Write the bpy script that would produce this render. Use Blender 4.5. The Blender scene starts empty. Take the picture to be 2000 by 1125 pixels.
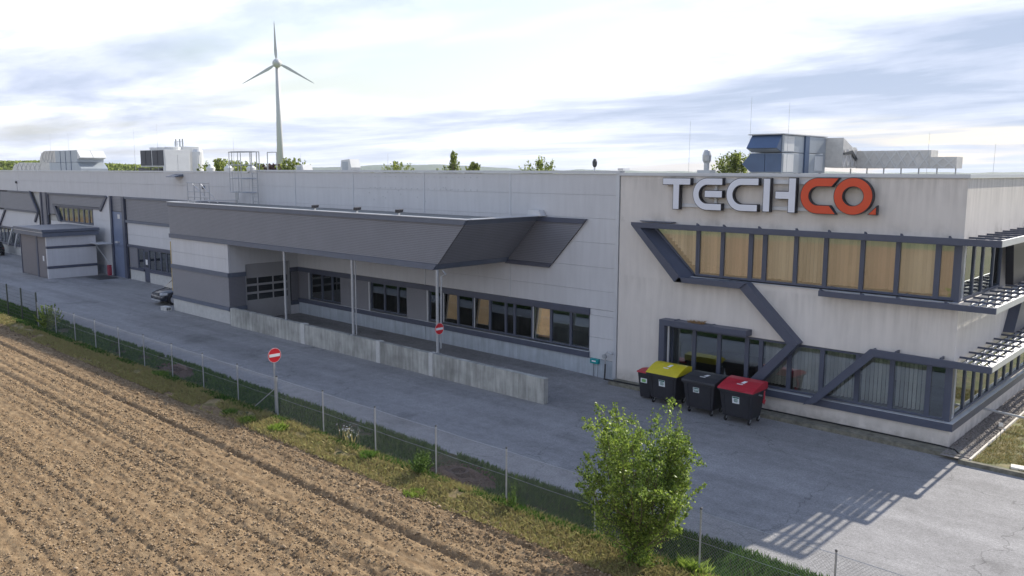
import bpy, math, random
import numpy as np
from mathutils import Matrix, Vector
random.seed(7); RS = np.random.RandomState(11)
SC = bpy.context.scene
COL = SC.collection
PI = math.pi

# ---------------------------------------------------------------- camera
YAW, PITCH, ROLL = 0.748943, 0.139428, 0.003315
fw = Vector((-math.sin(YAW)*math.cos(PITCH), math.cos(YAW)*math.cos(PITCH), -math.sin(PITCH)))
rt = Vector((math.cos(YAW), math.sin(YAW), 0)); up = rt.cross(fw)
r2 = rt*math.cos(ROLL)+up*math.sin(ROLL); u2 = -rt*math.sin(ROLL)+up*math.cos(ROLL)
cd = bpy.data.cameras.new('camera'); cam = bpy.data.objects.new('camera', cd); COL.objects.link(cam)
cd.sensor_width = 36; cd.lens = 1628.39*36/2000; cd.clip_start = 0.1; cd.clip_end = 20000
M = Matrix((r2, u2, -fw)).transposed().to_4x4(); M.translation = Vector((7.006, -27.229, 8.5))
cam.matrix_world = M; SC.camera = cam

# ---------------------------------------------------------------- sky, sun, exposure
SUNV = Vector((0.19, 1.47, 1.0)).normalized()
SUN_EL = math.asin(SUNV.z); SUN_AZ = math.atan2(SUNV.x, SUNV.y)
w = bpy.data.worlds.new('World'); SC.world = w; w.use_nodes = True
nt = w.node_tree; N = nt.nodes; L = nt.links; N.clear()
def nd(t, **k):
    n = N.new(t)
    for a, b in k.items(): setattr(n, a, b)
    return n
def mth(op, a, b=None, c=None, clamp=False):
    n = N.new('ShaderNodeMath'); n.operation = op; n.use_clamp = clamp
    for i, v in enumerate((a, b, c)):
        if v is None: continue
        if isinstance(v, (int, float)): n.inputs[i].default_value = v
        else: L.new(v, n.inputs[i])
    return n.outputs[0]
out = nd('ShaderNodeOutputWorld'); bg = nd('ShaderNodeBackground'); bg.inputs[1].default_value = 0.1
L.new(bg.outputs[0], out.inputs[0])
sky = nd('ShaderNodeTexSky'); sky.sky_type = 'NISHITA'; sky.sun_disc = False
sky.sun_elevation = SUN_EL; sky.sun_rotation = SUN_AZ; sky.air_density = 1.2; sky.dust_density = 1.5
tc = nd('ShaderNodeTexCoord'); sep = nd('ShaderNodeSeparateXYZ'); L.new(tc.outputs['Generated'], sep.inputs[0])
X, Y, Z = sep.outputs
zz = mth('ADD', mth('MAXIMUM', Z, 0.0), 0.075)
pu = mth('DIVIDE', X, zz); pv = mth('DIVIDE', Y, zz)
comb = nd('ShaderNodeCombineXYZ'); L.new(pu, comb.inputs[0]); L.new(pv, comb.inputs[1])
mp = nd('ShaderNodeMapping'); mp.inputs['Rotation'].default_value = (0, 0, -YAW); mp.inputs['Scale'].default_value = (0.55, 1.0, 1)
mp.inputs['Location'].default_value = (3.1, 1.7, 0)
L.new(comb.outputs[0], mp.inputs[0])
n1 = nd('ShaderNodeTexNoise'); n1.inputs['Scale'].default_value = 0.62; n1.inputs['Detail'].default_value = 9; n1.inputs['Roughness'].default_value = 0.60; n1.inputs['Distortion'].default_value = 0.35
L.new(mp.outputs[0], n1.inputs['Vector'])
n2 = nd('ShaderNodeTexNoise'); n2.inputs['Scale'].default_value = 0.28; n2.inputs['Detail'].default_value = 5; n2.inputs['Roughness'].default_value = 0.5
L.new(mp.outputs[0], n2.inputs['Vector'])
# broad cloud banks: thinner bright veil ahead, denser grey layer to the right
side = mth('ADD', mth('MULTIPLY', X, math.cos(YAW)), mth('MULTIPLY', Y, math.sin(YAW)))
ms = nd('ShaderNodeMapRange'); ms.interpolation_type = 'SMOOTHSTEP'; L.new(side, ms.inputs[0])
ms.inputs[1].default_value = 0.02; ms.inputs[2].default_value = 0.42; ms.inputs[3].default_value = 0.0; ms.inputs[4].default_value = 0.27
me = nd('ShaderNodeMapRange'); me.interpolation_type = 'SMOOTHSTEP'; L.new(Z, me.inputs[0])
me.inputs[1].default_value = 0.02; me.inputs[2].default_value = 0.16; me.inputs[3].default_value = 0.10; me.inputs[4].default_value = -0.06
dens = mth('ADD', mth('ADD', mth('MULTIPLY_ADD', n1.outputs[0], 1.55, -0.285), ms.outputs[0]), me.outputs[0])
cr = nd('ShaderNodeValToRGB'); L.new(dens, cr.inputs[0])
e = cr.color_ramp.elements
e[0].position = 0.41; e[0].color = (1.0, 1.0, 1.0, 1)
e[1].position = 0.86; e[1].color = (0.36, 0.43, 0.56, 1)
for p, c in ((0.50, (0.92, 0.94, 1.0)), (0.57, (0.74, 0.77, 0.90)), (0.63, (0.66, 0.70, 0.82)), (0.70, (0.54, 0.59, 0.71))):
    q = e.new(p); q.color = (*c, 1)
# thin cloud glows towards the sun; away from it the deck is dimmer and bluer
dotn = nd('ShaderNodeVectorMath', operation='DOT_PRODUCT'); L.new(tc.outputs['Generated'], dotn.inputs[0]); dotn.inputs[1].default_value = (-0.25, 0.94, 0.22)
mg_ = nd('ShaderNodeMapRange'); mg_.interpolation_type = 'SMOOTHSTEP'; L.new(dotn.outputs['Value'], mg_.inputs[0])
mg_.inputs[1].default_value = -0.35; mg_.inputs[2].default_value = 0.75; mg_.inputs[3].default_value = 0.0; mg_.inputs[4].default_value = 1.0
gm = nd('ShaderNodeMixRGB'); L.new(mg_.outputs[0], gm.inputs[0]); gm.inputs[1].default_value = (7.6, 7.8, 8.4, 1); gm.inputs[2].default_value = (9.0, 9.2, 9.6, 1)
mz = nd('ShaderNodeMapRange'); mz.interpolation_type = 'SMOOTHSTEP'; L.new(Z, mz.inputs[0])
mz.inputs[1].default_value = 0.22; mz.inputs[2].default_value = 0.85
gz = nd('ShaderNodeMixRGB'); gz.blend_type = 'MULTIPLY'; L.new(mz.outputs[0], gz.inputs[0]); L.new(gm.outputs[0], gz.inputs[1]); gz.inputs[2].default_value = (0.32, 0.42, 0.62, 1)
sc10 = nd('ShaderNodeVectorMath', operation='MULTIPLY'); L.new(gz.outputs[0], sc10.inputs[1]); L.new(cr.outputs[0], sc10.inputs[0])
gap = nd('ShaderNodeMapRange'); gap.interpolation_type = 'SMOOTHSTEP'; L.new(n2.outputs[0], gap.inputs[0])
gap.inputs[1].default_value = 0.36; gap.inputs[2].default_value = 0.47; gap.inputs[3].default_value = 0.30; gap.inputs[4].default_value = 1.0
mx = nd('ShaderNodeMixRGB'); L.new(gap.outputs[0], mx.inputs[0]); L.new(sky.outputs[0], mx.inputs[1]); L.new(sc10.outputs[0], mx.inputs[2])
L.new(mx.outputs[0], bg.inputs[0])

sd = bpy.data.lights.new('sun', 'SUN'); sd.energy = 5.0; sd.angle = math.radians(0.53); sd.color = (1.0, 0.93, 0.82)
sun = bpy.data.objects.new('sun', sd); COL.objects.link(sun)
sun.rotation_euler = SUNV.to_track_quat('Z', 'Y').to_euler(); sun.location = (0, 30, 40)
vs = SC.view_settings; vs.view_transform = 'Standard'; vs.look = 'None'; vs.exposure = 0.58; vs.gamma = 1; vs.use_curve_mapping = False

# ---------------------------------------------------------------- materials
def mat(name, col, rough=0.6, metal=0.0, var=0.0, vscale=2.0, streak=0.0, bump=0.0, bscale=40.0, island=0.0, col2=None, trans=0.0, spec=0.5, stretch=(1, 1, 1), spots=0.0, dirt=False):
    m = bpy.data.materials.new(name); m.use_nodes = True
    t = m.node_tree; n = t.nodes; l = t.links; b = n['Principled BSDF']
    b.inputs['Roughness'].default_value = rough; b.inputs['Metallic'].default_value = metal
    b.inputs['Specular IOR Level'].default_value = spec
    cur = None
    def rgb(c):
        r = n.new('ShaderNodeRGB'); r.outputs[0].default_value = (*c, 1); return r.outputs[0]
    cur = rgb(col)
    geo = n.new('ShaderNodeNewGeometry')
    def noise(scale, detail, sc=(1, 1, 1)):
        mpn = n.new('ShaderNodeMapping'); mpn.inputs['Scale'].default_value = sc; l.new(geo.outputs['Position'], mpn.inputs[0])
        x = n.new('ShaderNodeTexNoise'); x.inputs['Scale'].default_value = scale; x.inputs['Detail'].default_value = detail; x.inputs['Roughness'].default_value = 0.6
        l.new(mpn.outputs[0], x.inputs['Vector']); return x.outputs[0]
    def rng(s, a, b2, c, d):
        r = n.new('ShaderNodeMapRange'); l.new(s, r.inputs[0])
        for i, v in enumerate((a, b2, c, d)): r.inputs[i+1].default_value = v
        return r.outputs[0]
    def mul(c, f):
        v = n.new('ShaderNodeVectorMath'); v.operation = 'SCALE'; l.new(c, v.inputs[0]); l.new(f, v.inputs['Scale']); return v.outputs[0]
    def mixc(f, a, b2):
        r = n.new('ShaderNodeMixRGB'); l.new(f, r.inputs[0]); l.new(a, r.inputs[1]); l.new(b2, r.inputs[2]); return r.outputs[0]
    if col2 is not None:
        if island: f = geo.outputs['Random Per Island']
        else: f = rng(noise(vscale*0.7, 5, stretch), 0.40, 0.60, 0, 1)
        cur = mixc(f, cur, rgb(col2))
    if var: cur = mul(cur, rng(noise(vscale, 6, stretch), 0.3, 0.7, 1-var, 1+var))
    if island: cur = mul(cur, rng(geo.outputs['Random Per Island'], 0, 1, 1-island, 1+island))
    if streak: cur = mul(cur, rng(noise(3.0, 5, (1.6, 1.6, 0.16)), 0.35, 0.66, 1+streak*0.4, 1-streak))
    if spots: cur = mul(cur, rng(noise(0.55, 3), 0.50, 0.68, 1, 1-spots))
    if dirt:
        sp_ = n.new('ShaderNodeSeparateXYZ'); l.new(geo.outputs['Position'], sp_.inputs[0]); z_ = sp_.outputs[2]
        def mm(a, c): q_ = n.new('ShaderNodeMath'); q_.operation = 'MULTIPLY'; l.new(a, q_.inputs[0]); l.new(c, q_.inputs[1]); return q_.outputs[0]
        stk = rng(noise(2.2, 6, (2.2, 2.2, 0.22)), 0.42, 0.66, 0, 1)
        d1 = mm(rng(z_, 0.62, 0.12, 0, 0.55), rng(noise(2.5, 5), 0.35, 0.6, 0.2, 1)); d2 = mm(rng(z_, 7.3, 8.35, 0, 0.30), stk)
        d3 = mm(mm(rng(z_, 4.35, 4.45, 1, 0), rng(z_, 3.2, 4.4, 0, 0.2)), stk); d4 = mm(mm(rng(z_, 6.6, 7.0, 0.45, 0), rng(z_, 6.5, 6.6, 0, 1)), rng(noise(0.9, 4), 0.5, 0.68, 0, 1))
        for d_ in (d1, d2, d3, d4): cur = mixc(d_, cur, rgb((0.22, 0.20, 0.17)))
    l.new(cur, b.inputs['Base Color'])
    if bump:
        bn = n.new('ShaderNodeBump'); bn.inputs['Strength'].default_value = bump; bn.inputs['Distance'].default_value = 0.02
        l.new(noise(bscale, 4), bn.inputs['Height']); l.new(bn.outputs[0], b.inputs['Normal'])
    if trans:
        tb = n.new('ShaderNodeBsdfTranslucent'); l.new(cur, tb.inputs[0]); ms_ = n.new('ShaderNodeMixShader'); ms_.inputs[0].default_value = trans
        l.new(b.outputs[0], ms_.inputs[1]); l.new(tb.outputs[0], ms_.inputs[2]); l.new(ms_.outputs[0], n['Material Output'].inputs[0])
    return m
def glass(name, tint, refl):
    m = bpy.data.materials.new(name); m.use_nodes = True
    t = m.node_tree; n = t.nodes; l = t.links; n.remove(n['Principled BSDF'])
    tr = n.new('ShaderNodeBsdfTransparent'); tr.inputs[0].default_value = (*tint, 1)
    gl = n.new('ShaderNodeBsdfGlossy'); gl.inputs['Roughness'].default_value = 0.01; gl.inputs[0].default_value = (0.9, 0.95, 0.95, 1)
    fr = n.new('ShaderNodeFresnel'); fr.inputs[0].default_value = 1.5
    ad = n.new('ShaderNodeMath'); ad.operation = 'ADD'; ad.use_clamp = True; ad.inputs[1].default_value = refl; l.new(fr.outputs[0], ad.inputs[0])
    mxs = n.new('ShaderNodeMixShader'); l.new(ad.outputs[0], mxs.inputs[0]); l.new(tr.outputs[0], mxs.inputs[1]); l.new(gl.outputs[0], mxs.inputs[2])
    l.new(mxs.outputs[0], n['Material Output'].inputs[0]); return m

m_stucco = mat('stucco', (0.73, 0.685, 0.635), 0.9, dirt=True, var=0.04, vscale=0.8, streak=0.055, bump=0.5, bscale=90, spec=0.2, spots=0.06)
m_panel = mat('sandwich_panel', (0.60, 0.605, 0.62), 0.5, var=0.03, vscale=0.6, streak=0.05, spec=0.35)
m_base = mat('concrete_base', (0.44, 0.49, 0.54), 0.8, var=0.10, vscale=1.5, streak=0.18, bump=0.3)
m_conc = mat('weathered_concrete', (0.40, 0.40, 0.37), 0.9, var=0.22, vscale=1.6, streak=0.30, bump=0.7, bscale=25, spots=0.25)
m_concl = mat('pale_concrete', (0.52, 0.52, 0.50), 0.9, var=0.1, vscale=4, bump=0.4)
m_navy = mat('dark_blue_trim', (0.075, 0.086, 0.125), 0.42, var=0.08, vscale=3)
m_trim = mat('canopy_trim', (0.115, 0.135, 0.18), 0.45, var=0.08, vscale=2)
m_louv = mat('grey_louvre', (0.190, 0.192, 0.215), 0.5, var=0.05, vscale=1)
m_gap = mat('louvre_backing', (0.03, 0.03, 0.035), 0.8)
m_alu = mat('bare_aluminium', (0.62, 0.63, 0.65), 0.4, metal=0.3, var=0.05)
m_cop = mat('pale_coping', (0.58, 0.60, 0.63), 0.35, metal=0.2, var=0.04)
m_galv = mat('galvanised_steel', (0.42, 0.44, 0.46), 0.45, metal=0.5, var=0.12, vscale=12)
m_wire = mat('wire_zinc', (0.22, 0.23, 0.24), 0.6)
m_dsteel = mat('dark_steel', (0.05, 0.055, 0.06), 0.5)
m_asph = None
m_glass = glass('window_glass', (0.93, 0.95, 0.95), 0.19)
m_glass_o = glass('office_glass', (0.96, 0.96, 0.95), 0.21)
m_glassg = glass('green_glass', (0.72, 0.85, 0.83), 0.14)
m_room = mat('room_wall', (0.50, 0.50, 0.47), 0.9)
m_roomf = mat('room_floor', (0.15, 0.13, 0.11), 0.8)
m_blind = [mat('blind_tan', (0.80, 0.60, 0.43), 0.9, island=0.42), mat('blind_sand', (0.84, 0.73, 0.56), 0.9, island=0.42), mat('blind_brown', (0.72, 0.49, 0.35), 0.9, island=0.32), mat('blind_white', (0.74, 0.74, 0.70), 0.9, island=0.42)]
m_orange = mat('orange_curtain', (0.95, 0.48, 0.22), 0.9, var=0.15, vscale=6)
m_pink = mat('beige_field_reflection', (0.92, 0.70, 0.56), 0.9, var=0.1, vscale=6)  # reflection of the sunlit field in tilted panes, put into the colour
m_soil = mat('ploughed_soil', (0.262, 0.188, 0.112), 0.95, var=0.26, vscale=9, bump=1.0, bscale=34, col2=(0.190, 0.129, 0.074), spec=0.1, stretch=(0.35, 1, 1))
m_clod = mat('soil_clod', (0.235, 0.168, 0.102), 0.95, island=0.30, bump=0.6, bscale=30, spec=0.1, col2=(0.31, 0.235, 0.155))
m_turf = mat('turf_ground', (0.035, 0.055, 0.022), 0.95, var=0.3, vscale=3, col2=(0.085, 0.070, 0.045), bump=0.6, bscale=20, spec=0.1)
m_dryg = mat('dry_bank_soil', (0.26, 0.20, 0.11), 0.95, var=0.3, vscale=3, col2=(0.16, 0.14, 0.06), bump=0.8, bscale=20, spec=0.1)
m_grass = mat('green_grass_blade', (0.036, 0.110, 0.020), 0.8, island=0.45, col2=(0.085, 0.15, 0.03), trans=0.35, spec=0.2)
m_straw = mat('straw_blade', (0.42, 0.34, 0.16), 0.8, island=0.3, col2=(0.25, 0.25, 0.09), trans=0.3, spec=0.2)
m_leaf = mat('fresh_leaf', (0.12, 0.21, 0.030), 0.5, island=0.45, col2=(0.28, 0.36, 0.065), trans=0.45, spec=0.5)
m_leafd = mat('bush_leaf', (0.07, 0.15, 0.025), 0.5, island=0.4, col2=(0.15, 0.24, 0.04), trans=0.35)
m_farleaf = mat('far_leaf', (0.13, 0.18, 0.035), 0.7, island=0.5, col2=(0.28, 0.32, 0.08), trans=0.5)
m_redleaf = mat('copper_leaf', (0.06, 0.035, 0.03), 0.7, island=0.4, col2=(0.10, 0.05, 0.04), trans=0.2)
m_bark = mat('bark', (0.13, 0.10, 0.07), 0.9, var=0.2, vscale=10)
m_white = mat('white_sign_face', (0.74, 0.76, 0.82), 0.3, var=0.02)
m_red = mat('red_sign_face', (0.66, 0.075, 0.022), 0.3, var=0.04)
m_sred = mat('traffic_red', (0.62, 0.02, 0.03), 0.35)
m_swhite = mat('traffic_white', (0.80, 0.80, 0.80), 0.35)
m_black = mat('black_side', (0.018, 0.018, 0.026), 0.45)
m_bin = mat('black_plastic', (0.022, 0.023, 0.030), 0.5, var=0.15, vscale=5)
m_binr = mat('red_plastic', (0.42, 0.012, 0.030), 0.4, var=0.12, vscale=4, spots=0.15)
m_biny = mat('yellow_plastic', (0.60, 0.50, 0.012), 0.4, var=0.10, vscale=4, spots=0.1)
m_rubber = mat('rubber', (0.015, 0.015, 0.017), 0.8)
m_foil = mat('foil_wrap', (0.62, 0.60, 0.56), 0.45, metal=0.15, var=0.12, vscale=4, bump=0.8, bscale=6)
m_strap = mat('foil_strap', (0.68, 0.67, 0.64), 0.5, var=0.05)
m_ahu = mat('unit_steel', (0.40, 0.44, 0.48), 0.4, metal=0.35, var=0.06)
m_ahud = mat('dark_steel_and_shade', (0.085, 0.13, 0.22), 0.35, metal=0.3, var=0.08)
m_wht = mat('equipment_white', (0.66, 0.67, 0.66), 0.5, var=0.05)
m_coil = mat('coil_dark', (0.05, 0.055, 0.07), 0.6, var=0.2, vscale=10)
m_turb = mat('turbine_grey', (0.50, 0.51, 0.52), 0.5)
m_rock = mat('gravel_stone', (0.36, 0.33, 0.30), 0.9, island=0.5, col2=(0.18, 0.16, 0.15))
m_roof = mat('roof_gravel', (0.22, 0.22, 0.21), 0.95, var=0.2)
m_steel = mat('blue_grey_door', (0.16, 0.20, 0.30), 0.45, var=0.06)
m_carblk = mat('black_car_paint', (0.012, 0.013, 0.016), 0.18, spec=0.7)
m_carblu = mat('dark_blue_car_paint', (0.015, 0.019, 0.032), 0.16, spec=0.8)
m_carglass = mat('car_glass', (0.02, 0.025, 0.03), 0.08, spec=0.8)
m_chrome = mat('chrome', (0.75, 0.76, 0.78), 0.15, metal=0.9)
m_lamp = mat('headlamp', (0.75, 0.78, 0.82), 0.12, metal=0.4)
m_teal = mat('teal_box', (0.0, 0.28, 0.30), 0.45)
m_fire = mat('red_paint', (0.32, 0.03, 0.06), 0.45)
m_black_rub = mat('black_hose', (0.012, 0.012, 0.014), 0.6)
m_lightc = mat('light_stone', (0.62, 0.58, 0.52), 0.9, var=0.12, vscale=5)
m_brown = mat('spoil_soil', (0.14, 0.095, 0.075), 0.95, var=0.3, vscale=6, bump=1.0, bscale=20, spec=0.1)
m_moss = mat('mossy_kerb', (0.20, 0.19, 0.15), 0.95, var=0.4, vscale=5, bump=0.8, bscale=30, spots=0.3)
m_label = mat('paper_label', (0.72, 0.76, 0.78), 0.6)
m_text = mat('label_print', (0.05, 0.16, 0.13), 0.7)
m_green = mat('green_label', (0.20, 0.45, 0.14), 0.6)
m_ink = mat('orange_ink', (0.75, 0.35, 0.08), 0.6)

def asphalt():
    m = bpy.data.materials.new('asphalt'); m.use_nodes = True
    t = m.node_tree; n = t.nodes; l = t.links; b = n['Principled BSDF']; b.inputs['Roughness'].default_value = 0.88; b.inputs['Specular IOR Level'].default_value = 0.25
    g = n.new('ShaderNodeNewGeometry')
    def noise(s, d, sc=(1, 1, 1), r=0.6):
        mpn = n.new('ShaderNodeMapping'); mpn.inputs['Scale'].default_value = sc; l.new(g.outputs['Position'], mpn.inputs[0])
        x = n.new('ShaderNodeTexNoise'); x.inputs['Scale'].default_value = s; x.inputs['Detail'].default_value = d; x.inputs['Roughness'].default_value = r
        l.new(mpn.outputs[0], x.inputs['Vector']); return x.outputs[0]
    def rng(s, a, b2, c, d):
        r = n.new('ShaderNodeMapRange'); l.new(s, r.inputs[0])
        for i, v in enumerate((a, b2, c, d)): r.inputs[i+1].default_value = v
        return r.outputs[0]
    def mu(a, b2):
        x = n.new('ShaderNodeMath'); x.operation = 'MULTIPLY'; l.new(a, x.inputs[0]); l.new(b2, x.inputs[1]); return x.outputs[0]
    f = mu(rng(noise(45, 3), 0.25, 0.75, 0.62, 1.38), rng(noise(0.5, 6), 0.3, 0.7, 0.90, 1.10))
    f = mu(f, rng(noise(16, 4), 0.3, 0.7, 0.80, 1.20)); f = mu(f, rng(noise(3, 6), 0.35, 0.65, 0.90, 1.08))
    f = mu(f, rng(noise(1.0, 4, (0.04, 0.55, 1)), 0.38, 0.62, 0.84, 1.12))
    f = mu(f, rng(noise(0.35, 5), 0.58, 0.70, 1.0, 0.74))
    v = n.new('ShaderNodeTexVoronoi'); v.feature = 'DISTANCE_TO_EDGE'; v.inputs['Scale'].default_value = 0.16
    dn = n.new('ShaderNodeTexNoise'); dn.inputs['Scale'].default_value = 1.5; dn.inputs['Detail'].default_value = 5; l.new(g.outputs['Position'], dn.inputs['Vector'])
    va = n.new('ShaderNodeVectorMath'); va.operation = 'MULTIPLY_ADD'; l.new(dn.outputs['Color'], va.inputs[0]); va.inputs[1].default_value = (1.2, 1.2, 0); l.new(g.outputs['Position'], va.inputs[2])
    l.new(va.outputs[0], v.inputs['Vector'])
    f = mu(f, rng(v.outputs[0], 0.0, 0.0034, 0.60, 1.0))
    sc_ = n.new('ShaderNodeVectorMath'); sc_.operation = 'SCALE'; sc_.inputs[0].default_value = (0.262, 0.257, 0.258); l.new(f, sc_.inputs['Scale'])
    l.new(sc_.outputs[0], b.inputs['Base Color'])
    bn = n.new('ShaderNodeBump'); bn.inputs['Strength'].default_value = 0.6; bn.inputs['Distance'].default_value = 0.01
    l.new(noise(60, 3), bn.inputs['Height']); l.new(bn.outputs[0], b.inputs['Normal'])
    return m
m_asph = asphalt()

# ---------------------------------------------------------------- mesh helpers
ORG = {}
def empty(name, loc, label, cat, group=None):
    o = bpy.data.objects.new(name, None); COL.objects.link(o); o.location = loc; o.empty_display_size = 0.3
    ORG[o.name] = Vector(loc); o['label'] = label; o['category'] = cat
    if group: o['group'] = group
    return o
def tag(o, label=None, cat=None, group=None, kind=None):
    if label: o['label'] = label
    if cat: o['category'] = cat
    if group: o['group'] = group
    if kind: o['kind'] = kind
    return o
class MB:
    def __init__(s): s.v = []; s.f = []; s.mi = []; s.m = 0
    def add(s, vs_, fs):
        k = len(s.v); s.v += [tuple(p) for p in vs_]; s.f += [tuple(i+k for i in f) for f in fs]; s.mi += [s.m]*len(fs); return s
    def box(s, x0, x1, y0, y1, z0, z1):
        return s.add([(x0, y0, z0), (x1, y0, z0), (x1, y1, z0), (x0, y1, z0), (x0, y0, z1), (x1, y0, z1), (x1, y1, z1), (x0, y1, z1)],
                     [(0, 3, 2, 1), (4, 5, 6, 7), (0, 1, 5, 4), (1, 2, 6, 5), (2, 3, 7, 6), (3, 0, 4, 7)])
    def prism(s, poly, a, b, ax='y'):
        n = len(poly)
        def P(p, t): return {'y': (p[0], t, p[1]), 'x': (t, p[0], p[1]), 'z': (p[0], p[1], t)}[ax]
        vs_ = [P(p, a) for p in poly]+[P(p, b) for p in poly]
        fs = [tuple(range(n)), tuple(range(2*n-1, n-1, -1))]+[(i, i+n, (i+1) % n+n, (i+1) % n) for i in range(n)]
        return s.add(vs_, fs)
    def bar(s, p, q, wd, ht=None, upv=(0, 0, 1)):
        p = Vector(p); q = Vector(q); d = (q-p).normalized(); u = Vector(upv)
        if abs(d.dot(u)) > 0.98: u = Vector((1, 0, 0))
        a = d.cross(u).normalized(); c = a.cross(d); ht = ht or wd
        a = a*wd/2; c = c*ht/2
        return s.add([p-a-c, p+a-c, p+a+c, p-a+c, q-a-c, q+a-c, q+a+c, q-a+c], [(0, 3, 2, 1), (4, 5, 6, 7), (0, 1, 5, 4), (1, 2, 6, 5), (2, 3, 7, 6), (3, 0, 4, 7)])
    def tube(s, pts, r, n=8, r1=None):
        pts = [Vector(p) for p in pts]; k = len(pts); rings = []
        for i, p in enumerate(pts):
            d = (pts[min(i+1, k-1)]-pts[max(i-1, 0)]).normalized(); u = Vector((0, 0, 1)) if abs(d.z) < 0.9 else Vector((1, 0, 0))
            a = d.cross(u).normalized(); c = a.cross(d)
            rr = r if r1 is None else r+(r1-r)*i/(k-1)
            rings.append([p+a*math.cos(2*PI*j/n)*rr+c*math.sin(2*PI*j/n)*rr for j in range(n)])
        vs_ = [q for R_ in rings for q in R_]; fs = []
        for i in range(k-1):
            for j in range(n): fs.append((i*n+j, i*n+(j+1) % n, (i+1)*n+(j+1) % n, (i+1)*n+j))
        fs.append(tuple(range(n-1, -1, -1))); fs.append(tuple(range((k-1)*n, k*n)))
        return s.add(vs_, fs)
    def lathe(s, prof, c, n=16, ax='z'):
        vs_ = []; fs = []
        for r, h in prof:
            for j in range(n):
                a = 2*PI*j/n; x, y = r*math.cos(a), r*math.sin(a)
                vs_.append({'z': (c[0]+x, c[1]+y, c[2]+h), 'x': (c[0]+h, c[1]+x, c[2]+y), 'y': (c[0]+x, c[1]+h, c[2]+y)}[ax])
        for i in range(len(prof)-1):
            for j in range(n): fs.append((i*n+j, i*n+(j+1) % n, (i+1)*n+(j+1) % n, (i+1)*n+j))
        fs.append(tuple(range(n-1, -1, -1))); fs.append(tuple(range((len(prof)-1)*n, len(prof)*n)))
        return s.add(vs_, fs)
    def build(s, name, mats, parent=None, loc=None, smooth=False, bevel=0):
        mats = mats if isinstance(mats, (list, tuple)) else [mats]
        o_ = Vector((0, 0, 0))
        if parent is not None: o_ = ORG[parent.name]
        elif loc is not None: o_ = Vector(loc)
        me_ = bpy.data.meshes.new(name); me_.from_pydata([(a-o_.x, b-o_.y, c-o_.z) for a, b, c in s.v], [], s.f)
        for m_ in mats: me_.materials.append(m_)
        if len(mats) > 1: me_.polygons.foreach_set('material_index', s.mi)
        if smooth: me_.polygons.foreach_set('use_smooth', [True]*len(s.f))
        me_.validate(); me_.update()
        o = bpy.data.objects.new(name, me_); COL.objects.link(o)
        if parent is not None: o.parent = parent
        elif loc is not None: o.location = loc
        ORG[o.name] = o_
        # consistent outward normals
        import bmesh
        if len(s.f) < 60000:
            bm = bmesh.new(); bm.from_mesh(me_); bmesh.ops.recalc_face_normals(bm, faces=bm.faces); bm.to_mesh(me_); bm.free()
        if bevel:
            bv = o.modifiers.new('bevel', 'BEVEL'); bv.width = bevel; bv.segments = 2; bv.limit_method = 'ANGLE'
        return o
def npmesh(name, V, F, m, parent=None, loc=(0, 0, 0), smooth=False):
    """V (n,3) float, F (k,3|4) int -> one mesh"""
    o_ = ORG[parent.name] if parent is not None else Vector(loc)
    V = np.asarray(V, dtype=np.float32)-np.array(o_, dtype=np.float32); F = np.asarray(F, dtype=np.int32)
    me_ = bpy.data.meshes.new(name); k, c = F.shape
    me_.vertices.add(len(V)); me_.vertices.foreach_set('co', V.ravel())
    me_.loops.add(k*c); me_.loops.foreach_set('vertex_index', F.ravel())
    me_.polygons.add(k); me_.polygons.foreach_set('loop_start', np.arange(0, k*c, c, dtype=np.int32))
    me_.polygons.foreach_set('loop_total', np.full(k, c, dtype=np.int32))
    if smooth: me_.polygons.foreach_set('use_smooth', np.ones(k, dtype=bool))
    me_.materials.append(m); me_.update(calc_edges=True)
    o = bpy.data.objects.new(name, me_); COL.objects.link(o)
    if parent is not None: o.parent = parent
    else: o.location = loc
    ORG[o.name] = o_; return o
def copy_tree(o, parent=None):
    c = o.copy(); COL.objects.link(c); c.parent = parent
    for ch in [x for x in ALLCH.get(o.name, [])]: copy_tree(ch, c)
    return c
ALLCH = {}
def register(o):
    ALLCH.clear()
    for x in bpy.data.objects:
        if x.parent: ALLCH.setdefault(x.parent.name, []).append(x)

def vnoise(x, y, seed=0):
    """smooth value noise in numpy"""
    xi = np.floor(x).astype(np.int64); yi = np.floor(y).astype(np.int64); fx = x-xi; fy = y-yi
    fx = fx*fx*(3-2*fx); fy = fy*fy*(3-2*fy)
    def h(a, b):
        n = (a*374761393+b*668265263+seed*1274126177) & 0x7fffffff
        n = ((n ^ (n >> 13))*1274126177) & 0x7fffffff
        return ((n ^ (n >> 16)) & 0xffff)/65535.0
    return (h(xi, yi)*(1-fx)+h(xi+1, yi)*fx)*(1-fy)+(h(xi, yi+1)*(1-fx)+h(xi+1, yi+1)*fx)*fy
def fbm(x, y, o=4, seed=0, g=0.5):
    s = 0; a = 1; t = 0
    for i in range(o): s = s+a*vnoise(x*2**i, y*2**i, seed+i*17); t += a; a *= g
    return s/t

# ================================================================ SETTING
o = MB().add([(-6000, -3000, -0.45), (4000, -3000, -0.45), (4000, 7000, -0.45), (-6000, 7000, -0.45)], [(0, 1, 2, 3)])
tag(o.build('ground', mat('meadow', (0.11, 0.13, 0.05), 0.95, var=0.3, vscale=0.02, col2=(0.20, 0.17, 0.09))), kind='structure')
# asphalt yard / road
m_ = MB(); m_.add([(-170, -10.9, 0), (30, -10.9, 0), (30, -0.2, 0), (-170, -0.2, 0), (-170, 12, 0), (30, 12, 0)], [(0, 1, 2, 3), (3, 2, 5, 4)])
tag(m_.build('road', m_asph), kind='structure')

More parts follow.
